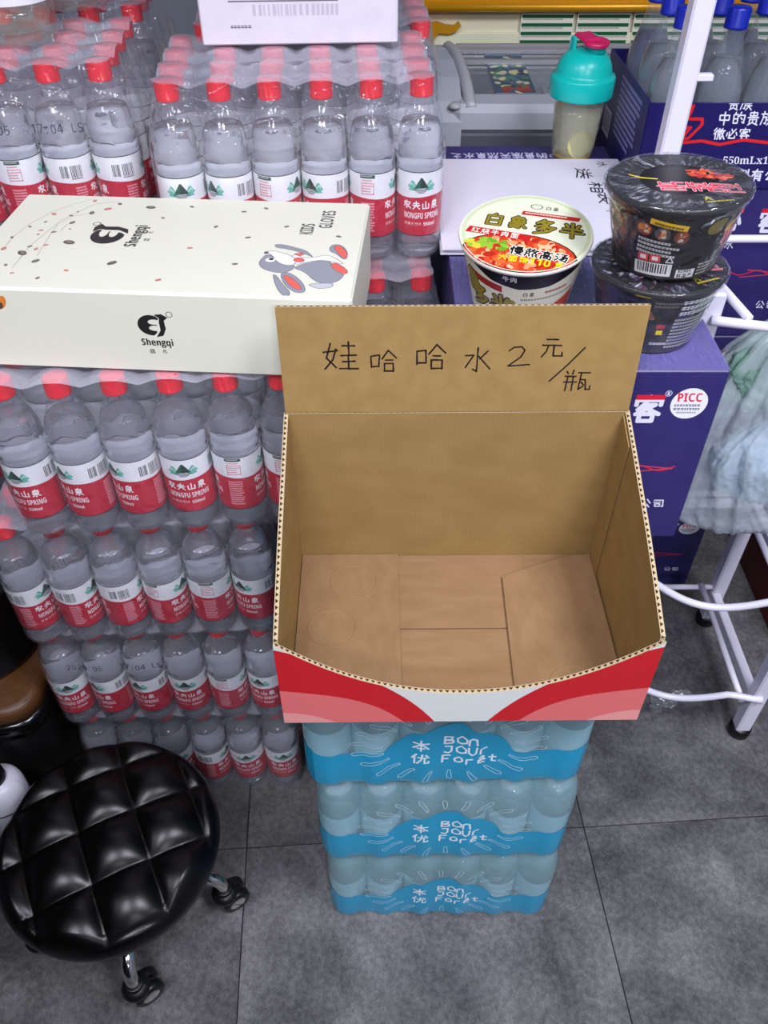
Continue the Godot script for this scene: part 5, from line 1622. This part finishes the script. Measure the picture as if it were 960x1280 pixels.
	var pad := func(hx: float, r: float, y0: float, y1: float, e: float) -> ArrayMesh:
		var prf := [[0.0, y0], [1.0, y0], [1.0, y1 - e], [1.0 - 0.3 * e / hx, y1 - e * 0.3], [1.0 - e / hx, y1], [0.5, y1 + 0.002], [0.0, y1 + 0.004]]
		return grid(64, 6, func(a, b):
			var p: Array = prf[roundi(b * 6)]
			var an: float = a * TAU
			var c := Vector2(cos(an), sin(an))
			var k := pow(pow(absf(c.x), 5.0) + pow(absf(c.y), 5.0), -0.2)
			return Vector3(c.x * k * hx * p[0], p[1], c.y * k * hx * p[0]))
	part(br, "cushion", pad.call(0.148, 0.04, 0.265, 0.300, 0.014), brown)
	part(br, "rim", pad.call(0.154, 0.04, 0.235, 0.268, 0.008), mat(Color(0.03, 0.03, 0.035), 0.2))
	part(br, "box", pad.call(0.146, 0.04, 0.0, 0.238, 0.006), M.black_plastic)
	var bu := thing("black_bucket", "black plastic bucket standing on the brown padded stool", "bucket", Vector3(-0.705, 0.3045, -0.885))
	part(bu, "pail", lathe([Vector2(0, 0.0), Vector2(0.108, 0.0), Vector2(0.113, 0.003), Vector2(0.114, 0.012), Vector2(0.110, 0.016), Vector2(0.120, 0.16), Vector2(0.126, 0.165), Vector2(0.126, 0.175), Vector2(0.117, 0.175), Vector2(0.106, 0.02), Vector2(0, 0.016)], 44), mat(Color(0.03, 0.032, 0.035), 0.35))
	# white bottle with a black cap
	var wb := thing("white_bottle", "white round-shouldered plastic bottle with a black cap beside the tufted stool", "bottle", Vector3(-0.637, 0, -0.672))
	part(wb, "body", lathe([Vector2(0, 0), Vector2(0.036, 0), Vector2(0.040, 0.004), Vector2(0.040, 0.150), Vector2(0.0405, 0.172), Vector2(0.0385, 0.187), Vector2(0.033, 0.197), Vector2(0.024, 0.203), Vector2(0.017, 0.205), Vector2(0.016, 0.213)], 36), mat(Color(0.80, 0.80, 0.85), 0.35))
	part(wb, "band", lathe([Vector2(0.0402, 0.148), Vector2(0.0412, 0.150), Vector2(0.0405, 0.152)], 36), M.black_plastic)
	part(wb, "cap", lathe([Vector2(0.015, 0.207), Vector2(0.0205, 0.207), Vector2(0.021, 0.209), Vector2(0.0200, 0.233), Vector2(0.018, 0.235), Vector2(0, 0.235)], 30), M.black_plastic)
	# dark red carton at the side of the rack
	var rc := thing("red_carton", "dark red carton on the floor behind the white rack", "box", Vector3(1.02, 0, -1.26))
	part(rc, "body", bevel_box(Vector3(0.34, 0.33, 0.40), 0.003), mat(Color(0.38, 0.03, 0.06), 0.5))
	part(rc, "lid_flap", bevel_box(Vector3(0.338, 0.003, 0.198), 0.001), mat(Color(0.40, 0.04, 0.07), 0.5), Vector3(0, 0.3305, 0.1))
	part(rc, "lid_flap", bevel_box(Vector3(0.338, 0.003, 0.198), 0.001), mat(Color(0.40, 0.04, 0.07), 0.5), Vector3(0, 0.3305, -0.1))
	# scrap of clear film on the floor under the rack
	var sf := thing("film_scrap", "small crumpled scrap of clear film on the floor under the rack", "litter", Vector3(0.585, 0.001, -0.955), 25.0)
	part(sf, "scrap", grid(30, 14, func(a, b):
		var w := 0.45 + 0.9 * absf(noise.get_noise_1d(a * 320.0))
		return Vector3((a - 0.5) * 0.10, 0.002 + 0.016 * absf(noise.get_noise_2d(a * 300, b * 200)), (b - 0.5) * 0.045 * w + noise.get_noise_1d(a * 190 + 70) * 0.02), null, false), pane(Color(0.9, 0.92, 0.95), 0.10, 0.08))
	# counter added out of view at the left: it keeps ceiling light off the corner
	var ct := thing("added_counter_table", "dark wooden counter table added out of view to shade the lower left corner", "table", Vector3(-1.36, 0, -0.20))
	var wood := mat(Color(0.24, 0.17, 0.12), 0.5)
	part(ct, "table_top", bevel_box(Vector3(1.40, 0.04, 1.5), 0.004), wood, Vector3(0, 0.80, 0))
	for x in [-0.62, 0.30]:
		for z in [-0.68, 0.68]:
			part(ct, "leg", bevel_box(Vector3(0.06, 0.80, 0.06), 0.004), wood, Vector3(x, 0, z))
	# shelf unit added unseen behind the camera: it blocks lamp light from the low stacks
	var sh := thing("added_shelf_unit", "grey metal shelf unit added behind the camera to shade the low water stacks", "shelf", Vector3(-1.19, 0, 0.82))
	var steel := mat(Color(0.42, 0.43, 0.46), 0.5)
	part(sh, "back_panel", bevel_box(Vector3(2.62, 1.75, 0.03), 0.003), steel, Vector3(0, 0, 0.18))
	for k in 6:
		part(sh, "shelf", bevel_box(Vector3(2.58, 0.025, 0.34), 0.003), steel, Vector3(0, 0.10 + k * 0.32, -0.006))
	for x in [-1.30, 1.30]:
		part(sh, "side_panel", bevel_box(Vector3(0.02, 1.75, 0.36), 0.003), steel, Vector3(x, 0, -0.016))
